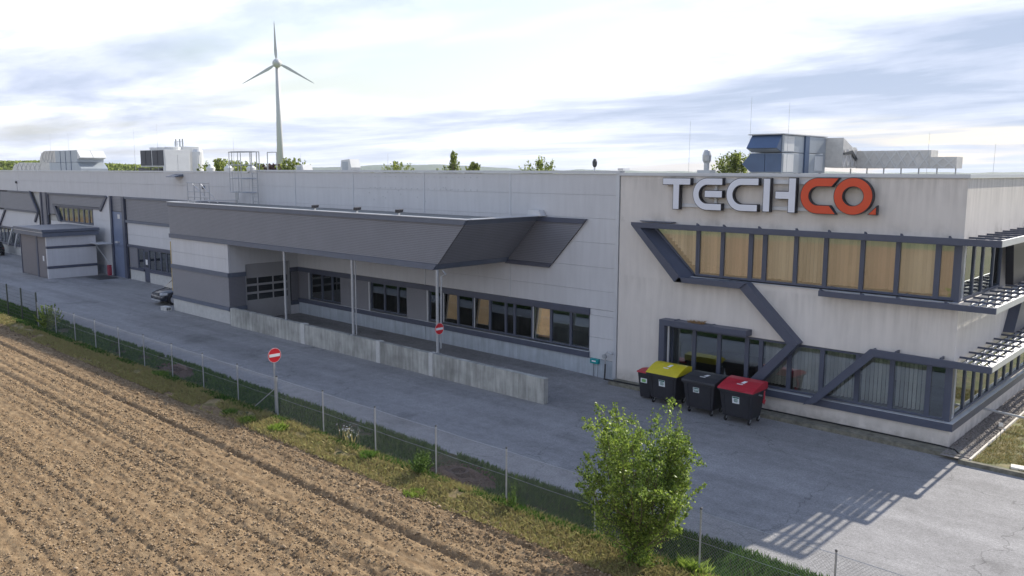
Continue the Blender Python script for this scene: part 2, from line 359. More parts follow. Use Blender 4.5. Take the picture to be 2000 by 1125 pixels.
def edge_y(x):       # grass/asphalt edge
    return -10.62+0.10*(fbm(x*0.9+9, x*0+3, 3, 5)-0.5)+0.14*(fbm(x*0.12, x*0+1, 2, 6)-0.5)
def field_y(x):      # where the tilled soil begins
    return -13.15+0.9*(fbm(x*0.35, x*0+7, 3, 8)-0.5)-0.25*np.clip((x+16)/3, 0, 1)+0.9*np.clip((-38-x)/6, 0, 1)*0.3
def bank_z(x, y):    # profile of verge between road and field
    t = (y+12.7)
    z = 0.10*np.exp(-(t/0.45)**2)-0.10*np.exp(-((y+11.7)/0.5)**2)+0.05*(fbm(x*1.7, y*1.7, 3, 12)-0.5)*np.clip((-10.75-y)*4, 0, 1)
    return z+0.012
# verge sheet
gx = np.concatenate([np.arange(-62, 12, 0.15)]); gx = np.concatenate([np.arange(-165, -62, 2.0), gx, [14, 18, 22, 30]])
ty = np.linspace(0, 1, 26)
XX, TT = np.meshgrid(gx, ty, indexing='ij'); y0 = edge_y(XX); y1 = field_y(XX)-0.9; YY = y0+(y1-y0)*TT
ZZ = bank_z(XX, YY)
nx, ny = XX.shape; idx = np.arange(nx*ny).reshape(nx, ny)
F = np.stack([idx[:-1, :-1], idx[1:, :-1], idx[1:, 1:], idx[:-1, 1:]], -1).reshape(-1, 4)
me_col = npmesh('verge', np.stack([XX, YY, ZZ], -1).reshape(-1, 3), F, m_turf, smooth=True); tag(me_col, kind='structure')
# dry crest of the bank is a separate strip just above
ty = np.linspace(0, 1, 16)
XX, TT = np.meshgrid(gx, ty, indexing='ij'); y0 = -12.35+0.25*(fbm(XX*0.6, XX*0+2, 3, 31)-0.5); y1 = field_y(XX)-0.5; YY = y0+(y1-y0)*TT
ZZ = bank_z(XX, YY)+0.006+0.03*(fbm(XX*3, YY*3, 3, 44)-0.5)*np.sin(TT*PI)
nx, ny = XX.shape; idx = np.arange(nx*ny).reshape(nx, ny)
F = np.stack([idx[:-1, :-1], idx[1:, :-1], idx[1:, 1:], idx[:-1, 1:]], -1).reshape(-1, 4)
tag(npmesh('bank', np.stack([XX, YY, ZZ], -1).reshape(-1, 3), F, m_dryg, smooth=True), kind='structure')

# ploughed field
_r = random.Random(3); ROWS = [(13.6+0.62*i+_r.uniform(-.12, .12), _r.uniform(0.006, 0.030), _r.uniform(0.03, 0.08)) for i in range(24)]
def field_z(x, y):
    d = np.clip((field_y(x)-y)/0.5, 0, 1)
    yy = y+0.012*x
    fur = 0.010*np.sin(yy*2*PI/0.42+3*fbm(x*0.12, y*0.5, 2, 3))+0.02*np.sin(yy*2*PI/2.9)
    fur += -0.09*np.exp(-((yy+15.3)/0.12)**2)-0.07*np.exp(-((yy+17.1)/0.10)**2)-0.06*np.exp(-((yy+13.95)/0.10)**2)
    for o_, a_, w_ in ROWS: fur = fur-a_*np.exp(-((yy+o_)/w_)**2)*(0.5+fbm(x*0.4+o_*7, yy*0+o_, 2, 91))
    rough = 0.5*fbm(x*0.35, y*0.9, 3, 60)+0.5*fbm(x*0.07, yy*2.1, 3, 61)
    c1 = 1-np.abs(2*fbm(x*4.2, y*4.8, 3, 21)-1); c2 = fbm(x*11, y*12, 3, 33); c3 = vnoise(x*24, y*26, 35)
    z = fur+(0.035*(c1-0.7)+0.055*(c2-0.5)+0.050*(c3-0.5))*(0.25+1.4*rough)
    z = z*d-0.03*(1-d)
    return z+0.03+0.10*np.exp(-((y-field_y(x))/1.0)**2)*0.5
dx = []; x = -62.0
xs = [2.2]
while xs[-1] > -150:
    dd = 0.045 if xs[-1] > -19 else 0.045+(-19-xs[-1])*0.0042
    xs.append(xs[-1]-min(dd, 1.2))
xs = np.array([14, 12, 10, 8, 6, 5, 4, 3.2, 2.6]+xs)[::-1]
ys = [-12.6]
while ys[-1] > -70:
    dd = 0.045 if ys[-1] > -22.5 else 0.05+(-22.5-ys[-1])*0.03
    ys.append(ys[-1]-dd)
ys = np.array(ys)
XX, YY = np.meshgrid(xs, ys, indexing='ij')
lim = field_y(XX)
ZZ = np.where(YY > lim, -0.12, field_z(XX, YY))
jx = (vnoise(XX*31, YY*29, 71)-0.5)*0.03; jy = (vnoise(XX*27, YY*33, 73)-0.5)*0.03
nx, ny = XX.shape; idx = np.arange(nx*ny).reshape(nx, ny)
F = np.stack([idx[:-1, :-1], idx[:-1, 1:], idx[1:, 1:], idx[1:, :-1]], -1).reshape(-1, 4)
tag(npmesh('ploughed_field', np.stack([XX+jx, YY+jy, ZZ], -1).reshape(-1, 3), F, m_soil), kind='structure')

def blobs(px, py, pz, r, seed=1, squash=0.7):
    rs = np.random.RandomState(seed); n = len(px)
    base = np.array([(1, 0, 0), (-1, 0, 0), (0, 1, 0), (0, -1, 0), (0, 0, 1), (0, 0, -1)], float)
    V = base[None]*(0.65+0.7*rs.rand(n, 6, 1))+0.35*(rs.rand(n, 6, 3)-0.5); V[..., 2] *= squash
    a = rs.rand(n)*2*PI; ca, sa = np.cos(a)[:, None], np.sin(a)[:, None]
    V = np.stack([V[..., 0]*ca-V[..., 1]*sa, V[..., 0]*sa+V[..., 1]*ca, V[..., 2]], -1)*r[:, None, None]
    V += np.stack([px, py, pz], -1)[:, None]
    f = np.array([(0, 2, 4), (2, 1, 4), (1, 3, 4), (3, 0, 4), (2, 0, 5), (1, 2, 5), (3, 1, 5), (0, 3, 5)])
    F = (f[None]+np.arange(n)[:, None, None]*6).reshape(-1, 3)
    return V.reshape(-1, 3), F
n = 150000
px = -62+64*(RS.rand(n)**0.50); py = field_y(px)+0.15-11.5*RS.rand(n)**1.15
cl = 0.5*fbm(px*0.5, py*1.1, 3, 90)+0.5*fbm(px*0.07, (py+0.012*px)*2.1, 3, 61); keep = RS.rand(n) < np.clip((cl-0.33)*4.2, 0.06, 1); px, py = px[keep], py[keep]
rr = 0.008+0.038*RS.rand(len(px))**3.8; big = RS.rand(len(px)) < 0.012; rr[big] *= 1.7
V, F = blobs(px, py, field_z(px, py)+rr*0.3, rr, 5)
tag(npmesh('soil_clods', V, F, m_clod), 'loose clods and stones strewn over the ploughed soil', 'clods', kind='stuff')

# grass
def blades(px, py, pz, h, wd, seed=2, lean=0.5):
    rs = np.random.RandomState(seed); n = len(px); a = rs.rand(n)*2*PI; b = rs.rand(n)*2*PI
    P0 = np.stack([px, py, pz], -1); side_ = np.stack([np.cos(a), np.sin(a), 0*a], -1)*wd[:, None]
    le = np.stack([np.cos(b), np.sin(b), 0*b], -1)*(lean*h*rs.rand(n))[:, None]
    upz = np.array([0, 0, 1.0])
    V = np.stack([P0-side_, P0+side_, P0+le*0.35+upz*(h*0.6)[:, None]+side_*0.7, P0+le+upz*h[:, None]], 1).reshape(-1, 3)
    F = (np.array([(0, 1, 2), (0, 2, 3)])[None]+np.arange(n)[:, None, None]*4).reshape(-1, 3)
    return V, F
def ground_z(x, y): return np.where(y < field_y(x), field_z(x, y), bank_z(x, y))
n = 150000
px = 6-68*RS.rand(n)**1.25; py = edge_y(px)+0.03-(2.1*RS.rand(n))
k = (fbm(px*1.1, py*1.6, 3, 101) > 0.35+0.10*np.clip((-11.3-py), -1, 1)); px, py = px[k], py[k]
# bare spoil heaps stay free of grass
k = (np.hypot((px+9.3)/1.25, (py+11.75)/0.55) > 1) & (np.hypot((px+27.1)/1.4, (py+11.6)/0.5) > 1); px, py = px[k], py[k]
far = np.clip((6-px)/40, 0, 1)
V, F = blades(px, py, bank_z(px, py), (0.05+0.11*RS.rand(len(px)))*(1+0.3*far), 0.006+0.014*far+0.005*RS.rand(len(px)), 3)
tag(npmesh('verge_grass', V, F, m_grass), 'short green grass on the shaded verge between road and wire fence', 'grass', kind='stuff')
n = 120000
px = 6-68*RS.rand(n)**1.2; py = -12.2-1.5*RS.rand(n)**1.1
k = (py > field_y(px)-0.35-0.35*RS.rand(n)) & (fbm(px*0.9, py*2, 3, 111) > 0.30); px, py = px[k], py[k]
far = np.clip((6-px)/40, 0, 1)
V, F = blades(px, py, ground_z(px, py), 0.04+0.12*RS.rand(len(px))**2, 0.006+0.014*far+0.004*RS.rand(len(px)), 4, 1.4)
tag(npmesh('dry_grass', V, F, m_straw), 'dry yellowed grass on the sunlit bank at the field edge', 'grass', kind='stuff')

# distant land
def ridge(name, d0, prof, m, seed, depth, rough=1.5, base=-2):
    """prof: list of (image-independent azimuth degrees left of north, height above eye)"""
    az = np.linspace(-90, 60, 500); h = np.interp(az, [p[0] for p in prof], [p[1] for p in prof])
    rows = []
    for i, (dd, k) in enumerate(((0, 0.0), (0.25*depth, 0.55), (0.6*depth, 0.92), (depth, 1.0), (1.6*depth, 0.7), (2.5*depth, 0))):
        a = np.radians(az); R_ = d0+dd; zz_ = base+(h-base)*k+rough*(fbm(az*0.6+3, az*0+i*5.0, 4, seed)-0.5)*k*2
        rows.append(np.stack([7+np.sin(a)*R_, -27+np.cos(a)*R_, zz_], -1))
    V = np.stack(rows, 0); a_, b_ = V.shape[:2]; idx = np.arange(a_*b_).reshape(a_, b_)
    F = np.stack([idx[:-1, :-1], idx[:-1, 1:], idx[1:, 1:], idx[1:, :-1]], -1).reshape(-1, 4)
    return tag(npmesh(name, V.reshape(-1, 3), F, m, smooth=True), kind='structure')
m_hill = mat('wooded_hill', (0.035, 0.060, 0.030), 0.95, var=0.4, vscale=0.012, col2=(0.10, 0.13, 0.05))
m_hill2 = mat('far_hill', (0.05, 0.085, 0.055), 0.95, var=0.3, vscale=0.006, col2=(0.075, 0.11, 0.07))
E_ = 8.5
ridge('hills', 2600, [(-90, 30), (-74.5, E_+21), (-68, E_+15), (-60, E_+6), (-55, E_+10), (-52, E_+19), (-48, E_+22), (-46, E_+17), (-43, E_+8), (-34, E_+1), (-20, E_-1), (0, E_+2), (60, E_+20)], m_hill2, 201, 500, 5)
m_vine = mat('vineyard_green', (0.10, 0.17, 0.035), 0.9, var=0.35, vscale=0.35, col2=(0.16, 0.22, 0.05))
vh = ridge('vineyard_hill', 260, [(-90, E_+1.5), (-76, E_+1.5), (-72, E_+2.0), (-69, E_+1.1), (-64, E_+0.2), (-60, E_-3), (-50, -1), (60, -1)], m_vine, 205, 90, 0.4, -1)
n = 22000
a = np.radians(-82+20*RS.rand(n)); R_ = np.round((262+95*RS.rand(n))/2.6)*2.6
h = np.interp(np.degrees(a), [-90, -76, -72, -69, -64, -60], [E_+1.5, E_+1.5, E_+2.0, E_+1.1, E_+0.2, E_-3])
kz = np.interp(R_-260, [0, 22, 54, 90, 144], [0, 0.55, 0.92, 1, 0.7]); pz = -1+(h+1)*kz
def leaves(P, s, seed, flat=0.0):
    rs = np.random.RandomState(seed); n = len(P); u = rs.randn(n, 3); u /= np.linalg.norm(u, axis=1)[:, None]
    v = rs.randn(n, 3); v -= (v*u).sum(1)[:, None]*u; v /= np.linalg.norm(v, axis=1)[:, None]
    s = np.broadcast_to(np.asarray(s, float), (n,))[:, None]
    V = np.stack([P-u*s*0.5, P+v*s*0.32, P+u*s*0.5, P-v*s*0.32], 1).reshape(-1, 3)
    return V, np.arange(n*4).reshape(-1, 4)
P = np.stack([7+np.sin(a)*R_, -27+np.cos(a)*R_, pz+0.2+0.9*RS.rand(n)], -1)
V, F = leaves(P, 1.0+0.8*RS.rand(n), 9)
tag(npmesh('vineyard_rows', V, F, m_farleaf), 'bright green vineyard rows on the slope beyond the roofs', 'vineyard', kind='stuff')

def branchy(bm, p, d, ln, r, depth, tips, rs, spread=0.55):
    q = p+d*ln; mid = p+d*ln*0.5+Vector((rs.uniform(-1, 1), rs.uniform(-1, 1), 0))*ln*0.06
    bm.tube([p, mid, q], r, 6, r*0.6); tips.append((q, depth))
    if depth == 0: return
    for i in range(3):
        dd = (d+Vector((rs.uniform(-1, 1), rs.uniform(-1, 1), rs.uniform(-0.2, 0.8)))*spread).normalized()
        branchy(bm, p+d*ln*rs.uniform(0.55, 1.0), dd, ln*rs.uniform(0.6, 0.85), r*0.6, depth-1, tips, rs, spread)
def far_tree(x, y, zt, wd, label, m=m_farleaf, seed=1, shape='round', nl=2600, leaf=0.30, zb=0.0, droop=0):
    rs = random.Random(seed); r_ = np.random.RandomState(seed)
    t = empty('tree', (x, y, zb), label, 'tree', 'trees beyond the flat roofs')
    H_ = zt-zb; bm = MB(); tips = []
    bm.tube([(x, y, zb), (x+0.05*wd, y, zb+H_*0.45)], 0.03*H_, 8, 0.018*H_)
    for i in range(6):
        an = i*2*PI/6+rs.random(); branchy(bm, Vector((x, y, zb+H_*(0.25+0.05*i))), Vector((math.cos(an)*0.6, math.sin(an)*0.6, 0.8)).normalized(), H_*0.24, 0.009*H_, 1, tips, rs)
    bm.build('trunk', m_bark, t)
    hv = zt-E_+0.5; RR = wd*0.86; nsh = 95
    A_ = []; B_ = []
    for i in range(nsh):
        an = rs.random()*2*PI; dz = hv*1.9*rs.random()**1.3; u_ = min(1.0, dz/(hv*0.85))
        rr_ = (RR*u_**0.8 if shape == 'cone' else RR*math.sqrt(u_*(2-u_)))*math.sqrt(rs.random())
        tip = (x+math.cos(an)*rr_, y+math.sin(an)*rr_, zt-dz)
        k = 0.9 if not droop else 0.55
        A_.append((x+math.cos(an)*rr_*0.45, y+math.sin(an)*rr_*0.45, tip[2]-hv*k)); B_.append(tip)
    A_ = np.array(A_); B_ = np.array(B_); k = r_.randint(0, nsh, nl); tt = r_.rand(nl)[:, None]**0.7
    P = A_[k]*(1-tt)+B_[k]*tt; sg = wd*0.045*(1.25-tt*0.8)
    g = r_.randn(nl, 3)*sg
    if droop: g[:, 2] -= np.abs(r_.randn(nl))*hv*0.16
    P = P+g; P[:, 2] = np.minimum(P[:, 2], zt+0.2*r_.rand(nl))
    V, F = leaves(P, leaf*(0.7+0.6*r_.rand(nl)), seed)
    npmesh('crown', V, F, m, t)
    return t
CX, CY = 7.006, -27.229
def at(px_, d):      # ground point at plan distance d seen under a given azimuth tangent
    v = fw.copy(); v = Vector((fw.x, fw.y, 0)).normalized()*1.0
    a_ = (px_-1000)/1628.39*1.0; s = (v+rt*a_*0.99).normalized(); return CX+s.x*d, CY+s.y*d
TREES = [(430, 95, .0125, 3.0, 'rounded pale green tree showing over the roof beside the cage ladder', 1, 'round', 0),
         (462, 100, .010, 3.2, 'low leafy tree seen through the rails of the cage ladder', 2, 'round', 0),
         (500, 110, .008, 3.0, 'small green treetop right of the cage ladder', 12, 'round', 0),
         (531, 105, .0070, 2.4, 'dark copper-leaved treetop left of the wind turbine foot', 3, 'copper', 0),
         (568, 100, .0143, 2.9, 'loose light green tree right beside the wind turbine foot', 4, 'round', 0),
         (775, 90, .0105, 2.9, 'yellowish green treetop right of the small hooded roof vent', 5, 'round', 0),
         (884, 75, .0235, 2.0, 'tall pointed bright green tree left of the hall roof middle', 6, 'cone', 0),
         (924, 78, .0105, 1.3, 'thin open sapling beside the tall pointed tree', 7, 'round', 0),
         (1054, 75, .0178, 2.7, 'broad dark green tree standing alone behind the hall roof', 8, 'round', 1),
         (1432, 62, .0245, 2.5, 'drooping birch-like tree left of the big roof air unit', 9, 'birch', 1),
         (380, 120, .022, 2.0, 'slender poplar-like tree overgrowing the white silo', 13, 'cone', 0)]
for pxx, d, sl, wd, lb, sd_, shp, dr in TREES:
    x, y = at(pxx, d)
    far_tree(x, y, E_+sl*d, wd if d < 80 else wd*1.15, lb, m_redleaf if shp == 'copper' else m_farleaf, sd_, 'cone' if shp == 'cone' else 'round', 5200 if d < 92 else 4000, 0.17 if d < 92 else 0.24, 0.0, dr)

# wind turbine
tb = empty('wind_turbine', (CX-0.85078*490, CY+0.52552*490, -0.45), 'tall grey three-bladed wind turbine rising behind the halls', 'wind turbine')
hx, hy, hz = CX-0.85078*490, CY+0.52552*490, 8.5+0.11894*490
bm = MB(); bm.tube([(hx, hy, -0.45), (hx, hy, hz*0.5), (hx, hy, hz-1)], 2.1, 20, 0.95); bm.build('tower', m_turb, tb, smooth=True)
fwd = Vector((0.85, -0.5255, 0)).normalized(); rgt = Vector((fwd.y, -fwd.x, 0))*-1
bm = MB(); pr = [(0.4, -5), (1.6, -4.2), (2.3, -2.2), (2.5, 0), (2.3, 1.8), (1.6, 3.0), (0.5, 3.7)]
n_ = 18; vs_ = []; fs = []
for r, h in pr:
    for j in range(n_):
        a = 2*PI*j/n_; p = Vector((hx, hy, hz))+fwd*(h+1.0)+rgt*r*math.cos(a)+Vector((0, 0, 1))*r*math.sin(a); vs_.append(p)
for i in range(len(pr)-1):
    for j in range(n_): fs.append((i*n_+j, i*n_+(j+1) % n_, (i+1)*n_+(j+1) % n_, (i+1)*n_+j))
fs += [tuple(range(n_)), tuple(range((len(pr)-1)*n_, len(pr)*n_))]
bm.add(vs_, fs).build('nacelle', m_turb, tb, smooth=True)
for k in range(3):
    th = math.radians(92+120*k); dr = rgt*math.cos(th)+Vector((0, 0, 1))*math.sin(th); tg = rgt*-math.sin(th)+Vector((0, 0, 1))*math.cos(th)
    c = Vector((hx, hy, hz))+fwd*2.2; bm = MB(); st = [(2.0, 0.6, 0.55), (4, 1.15, 0.5), (6.5, 1.3, 0.4), (11, 0.95, 0.28), (16, 0.62, 0.18), (20.5, 0.34, 0.1), (22.3, 0.08, 0.04)]
    vs_ = []; fs = []
    for s_, ch, th_ in st:
        for u_, v_ in ((-0.35, 0), (0.1, 0.5), (0.9, 0.1), (0.9, -0.1), (0.1, -0.5)): vs_.append(c+dr*s_+tg*ch*u_*1.0+fwd*th_*v_)
    for i in range(len(st)-1):
        for j in range(5): fs.append((i*5+j, i*5+(j+1) % 5, (i+1)*5+(j+1) % 5, (i+1)*5+j))
    bm.add(vs_, fs+[(4, 3, 2, 1, 0), tuple(range((len(st)-1)*5, len(st)*5))]).build('blade', m_turb, tb)

# ================================================================ OFFICE BUILDING
G = empty('office_building', (-6, 0, 0), 'pale rendered two-storey office block with dark blue zigzag window frames and red and white sign', 'building')
bm = MB()
bm.box(-12.45, 0, 0, 0.25, 6.45, 8.32); bm.box(-12.45, 0, 0, 0.25, 2.66, 4.60); bm.box(-12.45, 0, 0, 0.25, -0.2, 0.90)
bm.prism([(-12.45, 4.60), (-9.35, 4.60), (-11.22, 6.45), (-12.45, 6.45)], 0, 0.25); bm.box(-12.45, -10.15, 0, 0.25, 0.90, 2.66)
bm.build('wall', m_stucco, G)
bm = MB()
bm.box(-0.25, 0, 0.252, 24, 6.45, 8.32); bm.box(-0.25, 0, 0.252, 24, 2.66, 4.60); bm.box(-0.25, 0, 0.252, 24, -0.2, 0.90)
bm.box(-0.25, 0, 5.5, 24, 4.60, 6.45); bm.box(-0.25, 0, 14.5, 24, 0.90, 2.66)
bm.build('wall', m_stucco, G)
bm = MB(); bm.box(-12.45, -12.2, 0.252, 24, -0.2, 8.0); bm.box(-12.2, -0.25, 23.7, 24, -0.2, 8.0); bm.box(-12.2, -0.25, 7.8, 8.0, 0.1, 8.0)
bm.box(-12.2, -0.25, 0.25, 7.8, 2.85, 4.4); bm.build('inner_wall', m_room, G)
for z in (0.08, 4.42):
    MB().box(-12.2, -0.25, 0.25, 7.8, z-0.05, z+0.02).build('room_floor', m_roomf, G)
MB().box(-12.2, -0.25, 0.25, 23.7, 8.02, 8.12).build('roof', m_roof, G)
bm = MB(); bm.box(-12.5, 0.06, -0.06, 0.30, 8.34, 8.45); bm.box(-0.30, 0.06, 0.302, 24, 8.34, 8.45); bm.box(-12.5, 0.02, -0.025, 0.30, 8.322, 8.338)
bm.build('coping', m_cop, G)
# zigzag frames
def band(name, polys, y0, y1, m=m_navy, parent=G, lab=None):
    bm = MB()
    for p in polys: bm.prism(p, y0, y1)
    o = bm.build(name, m, parent, bevel=0.008)
    if lab: o['label'] = lab
    return o
D = -0.45
band('window_surround', [[(-11.65, 6.56), (-11.30, 6.36), (1.10, 6.38), (1.10, 6.58)]], D, D+0.08, lab='thin dark beam above the upper windows')
band('window_surround', [[(-11.62, 6.54), (-11.17, 6.34), (-9.36, 4.60), (-9.27, 4.41), (-9.62, 4.41), (-11.62, 6.46)]], D, 0.12, lab='slanted dark frame at the left end of the upper windows')
band('window_surround', [[(-9.62, 4.41), (-6.97, 4.41), (-6.72, 4.63), (-9.44, 4.60)]], D, -0.002, lab='stepped dark sill beam')
band('window_surround', [[(-6.97, 4.41), (-6.72, 4.63), (-4.72, 2.74), (-5.12, 2.66)]], D+0.06, -0.002, lab='diagonal dark beam falling right across the wall')
band('window_surround', [[(-5.14, 2.66), (-4.74, 2.73), (-6.20, 0.98), (-6.66, 0.98)]], D+0.06, 0.02, lab='diagonal dark beam folding back to the lower sill')
band('window_surround', [[(-10.22, 2.92), (-10.22, 0.75), (-9.98, 0.75), (-9.98, 2.70)], [(-10.22, 2.92), (-9.98, 2.70), (-6.62, 2.72), (-6.62, 2.94)]], D, 0.05, lab='dark box frame around the left lower windows')
band('window_surround', [[(-4.45, 0.70), (-2.35, 2.93), (-2.20, 2.70), (-4.00, 0.84)], [(-2.35, 2.93), (1.12, 2.90), (1.12, 2.70), (-2.20, 2.70)]], D, D+0.10, lab='dark frame rising to the lower sun canopy')
MB().prism([(-4.42, 0.72), (-2.33, 2.91), (-2.22, 2.80), (-4.2, 0.72)], D+0.10, -0.002).build('frame_reveal', m_navy, G)
bm = MB(); bm.box(-10.15, 0.12, -0.12, -0.002, 0.66, 0.90); bm.box(0.002, 0.12, -0.002, 14.6, 0.66, 0.90); bm.build('sill', m_navy, G)
bm = MB(); bm.box(-10.1, 0.125, -0.125, 0.05, 0.902, 0.915); bm.box(0.002, 0.125, 0.05, 14.6, 0.902, 0.915); bm.build('sill_flashing', m_cop, G)
MB().box(-9.4, -0.05, -0.05, 0.10, 4.602, 4.62).build('sill_flashing', m_cop, G)
band('window_surround', [[(-4.12, 4.45), (1.10, 4.45), (1.10, 4.63), (-4.12, 4.63)]], D, D+0.06, lab='dark beam of the middle sun canopy')
bm = MB(); bm.box(-4.12, 0.1, D+0.06, -0.002, 4.50, 4.52); bm.build('canopy_flashing', m_cop, G)
MB().add([(-11.17, -0.37, 6.345), (-9.36, -0.37, 4.60), (-9.05, 0.09, 4.62), (-10.96, 0.09, 6.40), (-11.25, -0.37, 6.345), (-9.44, -0.37, 4.56), (-9.13, 0.09, 4.58), (-11.04, 0.09, 6.42)], [(0, 1, 2, 3), (4, 7, 6, 5), (0, 4, 5, 1), (2, 6, 7, 3), (1, 5, 6, 2), (0, 3, 7, 4)]).build('frame_reveal', m_navy, G)
for i, x in enumerate((-8.77, -7.70, -6.35, -5.01, -3.91, -2.75, -1.66, -0.29)): MB().prism([(D+0.08, 6.40), (D+0.08, 6.64), (-0.002, 6.46), (-0.002, 6.40)], x-0.03, x+0.03, 'x').build('bracket', m_navy, G)
MB().prism([(-11.5, 0.0-0.003), (-9.88, 0.0-0.003), (-9.88, D+0.08), (-11.0, D+0.08)], 6.59, 6.62, 'z').build('canopy_cap', m_navy, G)
for x in (-4.08, -2.76, -1.66, -0.27): MB().prism([(D+0.06, 4.50), (D+0.06, 4.69), (-0.002, 4.56), (-0.002, 4.50)], x-0.03, x+0.03, 'x').build('bracket', m_navy, G)
for x in (-9.6, -8.1, -1.6, -0.3): MB().box(x-0.02, x+0.02, D+0.1, -0.002, 2.86, 2.95).build('bracket', m_navy, G)
# side canopies with blades
for z0, yl, sw in ((6.38, 14, 0), (4.45, 13, 1), (2.70, 15, 2)):
    bm = MB(); bm.box(1.04, 1.10, D+0.09, yl, z0, z0+0.20); bm.build('canopy_fascia', m_alu, G, bevel=0.006)  # paler than the dark front beams
    for k, x in enumerate((0.20, 0.41, 0.62, 0.83)):
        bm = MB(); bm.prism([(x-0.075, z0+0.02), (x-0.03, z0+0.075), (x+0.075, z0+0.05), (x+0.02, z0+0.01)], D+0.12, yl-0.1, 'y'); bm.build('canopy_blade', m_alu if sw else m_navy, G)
    y = 0.55
    while y < yl-0.5:
        bm = MB(); bm.box(0.002, 1.03, y-0.025, y+0.025, z0+0.14, z0+0.20)
        for x in (0.20, 0.41, 0.62, 0.83): bm.box(x-0.012, x+0.012, y-0.012, y+0.012, z0+0.05, z0+0.14)
        bm.build('canopy_rib', m_navy, G); y += 1.0
# projecting dark wing on the side wall, and shade of the recess above
MB().prism([(5.7, 2.95), (6.9, 4.42), (13, 4.42), (13, 2.95)], 0.002, 0.35, 'x').build('side_cladding_and_shade', m_navy, G)
MB().prism([(5.5, 4.66), (5.0, 6.36), (13, 6.36), (13, 4.66)], 0.002, 0.25, 'x').build('side_cladding_and_shade', m_black, G)  # black sheet in place of the recess's own shade

def blind(x0, x1, z0, z1, y, m, parent, pitch=0.127, turn=0.35, ax='x', cover=1.0):
    bm = MB(); x = x0+pitch/2
    while x < x1:
        hw = pitch*0.52*cover; dx_, dy_ = hw*math.cos(turn), hw*math.sin(turn)
        z_ = z0+0.02+random.random()*0.02
        a, b = (x-dx_, y-dy_), (x+dx_, y+dy_)
        if ax == 'y': a, b = (y-dy_, x-dx_), (y+dy_, x+dx_)
        bm.add([(a[0], a[1], z_), (b[0], b[1], z_), (b[0], b[1], z1), (a[0], a[1], z1)], [(0, 1, 2, 3)]); x += pitch
    o = bm.build('blind', m, parent); o['kind'] = 'stuff'; return o
def window(x0, x1, z0, z1, y, parent, fw_=0.06, g=m_glass, m=m_navy, ax='x', proud=0.0, opening=None):
    bm = MB()
    def bx(a, b, c, d, y0, y1):
        if ax == 'x': bm.box(a, b, y0, y1, c, d)
        else: bm.box(-y1, -y0, a, b, c, d)
    y0, y1 = y-0.05-proud, y+0.03
    bx(x0, x0+fw_, z0, z1, y0, y1); bx(x1-fw_, x1, z0, z1, y0, y1); bx(x0+fw_, x1-fw_, z0, z0+fw_, y0, y1); bx(x0+fw_, x1-fw_, z1-fw_, z1, y0, y1)
    wn = bm.build('window', m, parent)
    bm = MB()
    if ax == 'x': bm.box(x0+fw_, x1-fw_, y-0.006, y+0.006, z0+fw_, z1-fw_)
    else: bm.box(-y-0.006, -y+0.006, x0+fw_, x1-fw_, z0+fw_, z1-fw_)
    ORG[wn.name] = ORG[parent.name]
    bm.build('pane', g, wn)
    return wn
# upper ribbon
UP = [(-8.95, -7.95, 0, .3, .97), (-7.95, -6.85, 2, .25, .97), (-6.85, -6.30, 2, .1, 1.0), (-6.30, -5.18, 1, .5, .93), (-5.18, -4.15, 1, .85, .93), (-4.15, -2.95, 0, .6, .95), (-2.95, -1.86, 2, .4, .95), (-1.86, -0.70, 1, .3, .96), (-0.70, -0.16, 2, .0, 1.0)]
for x0, x1, bi, tn, cv in UP:
    wn = window(x0, x1, 4.66, 6.40, 0.10, G, 0.07 if x1-x0 > 0.7 else 0.09, m_glass_o)
    blind(x0+0.05, x1-0.05, 4.75, 6.34, 0.27, m_blind[bi], wn, 0.127, tn, cover=cv)
# triangular end light
bm = MB(); bm.prism([(-10.95, 6.40), (-10.75, 6.32), (-9.10, 4.74), (-9.05, 4.66)], 0.05, 0.13); bm.prism([(-10.95, 6.40), (-8.96, 6.40), (-8.96, 6.32), (-10.75, 6.32)], 0.05, 0.13)
bm.box(-9.03, -8.96, 0.05, 0.13, 4.66, 6.32)
wn = bm.build('window', m_navy, G); MB().prism([(-10.75, 6.32), (-9.03, 6.32), (-9.03, 4.67)], 0.094, 0.106).build('pane', m_glass_o, wn)
bm = MB(); x = -10.5
while x < -9.05:
    zl = 4.8+(-9.0-x)*0.95
    bm.add([(x-0.06, 0.25, zl), (x+0.05, 0.29, zl), (x+0.05, 0.29, 6.3), (x-0.06, 0.25, 6.3)], [(0, 1, 2, 3)]); x += 0.127
tag(bm.build('blind', m_blind[1], wn), kind='stuff')
MB().box(-0.16, -0.02, 0.03, 0.25, 4.62, 6.44).build('corner_post', m_navy, G)
MB().box(-0.16, -0.02, 0.03, 0.25, 0.916, 2.655).build('corner_post', m_navy, G)
# lower ribbon
LO = [(-9.97, -8.98, None), (-8.98, -7.93, None), (-7.93, -6.82, None), (-6.82, -6.28, None), (-6.28, -5.22, 3), (-5.22, -4.07, 3), (-4.07, -2.88, 3), (-2.88, -1.80, 3), (-1.80, -0.70, 3), (-0.70, -0.16, None)]
for x0, x1, b in LO:
    wn = window(x0, x1, 0.93, 2.64, 0.10, G, 0.075, m_glass_o)
    if b is not None: blind(x0+0.08, x1-0.05, 1.02, 2.56, 0.28, m_blind[3], wn, 0.127, 1.02, cover=1.0)
MB().box(-9.92, -9.86, -0.30, -0.24, 0.916, 2.69).build('post', m_alu, G)
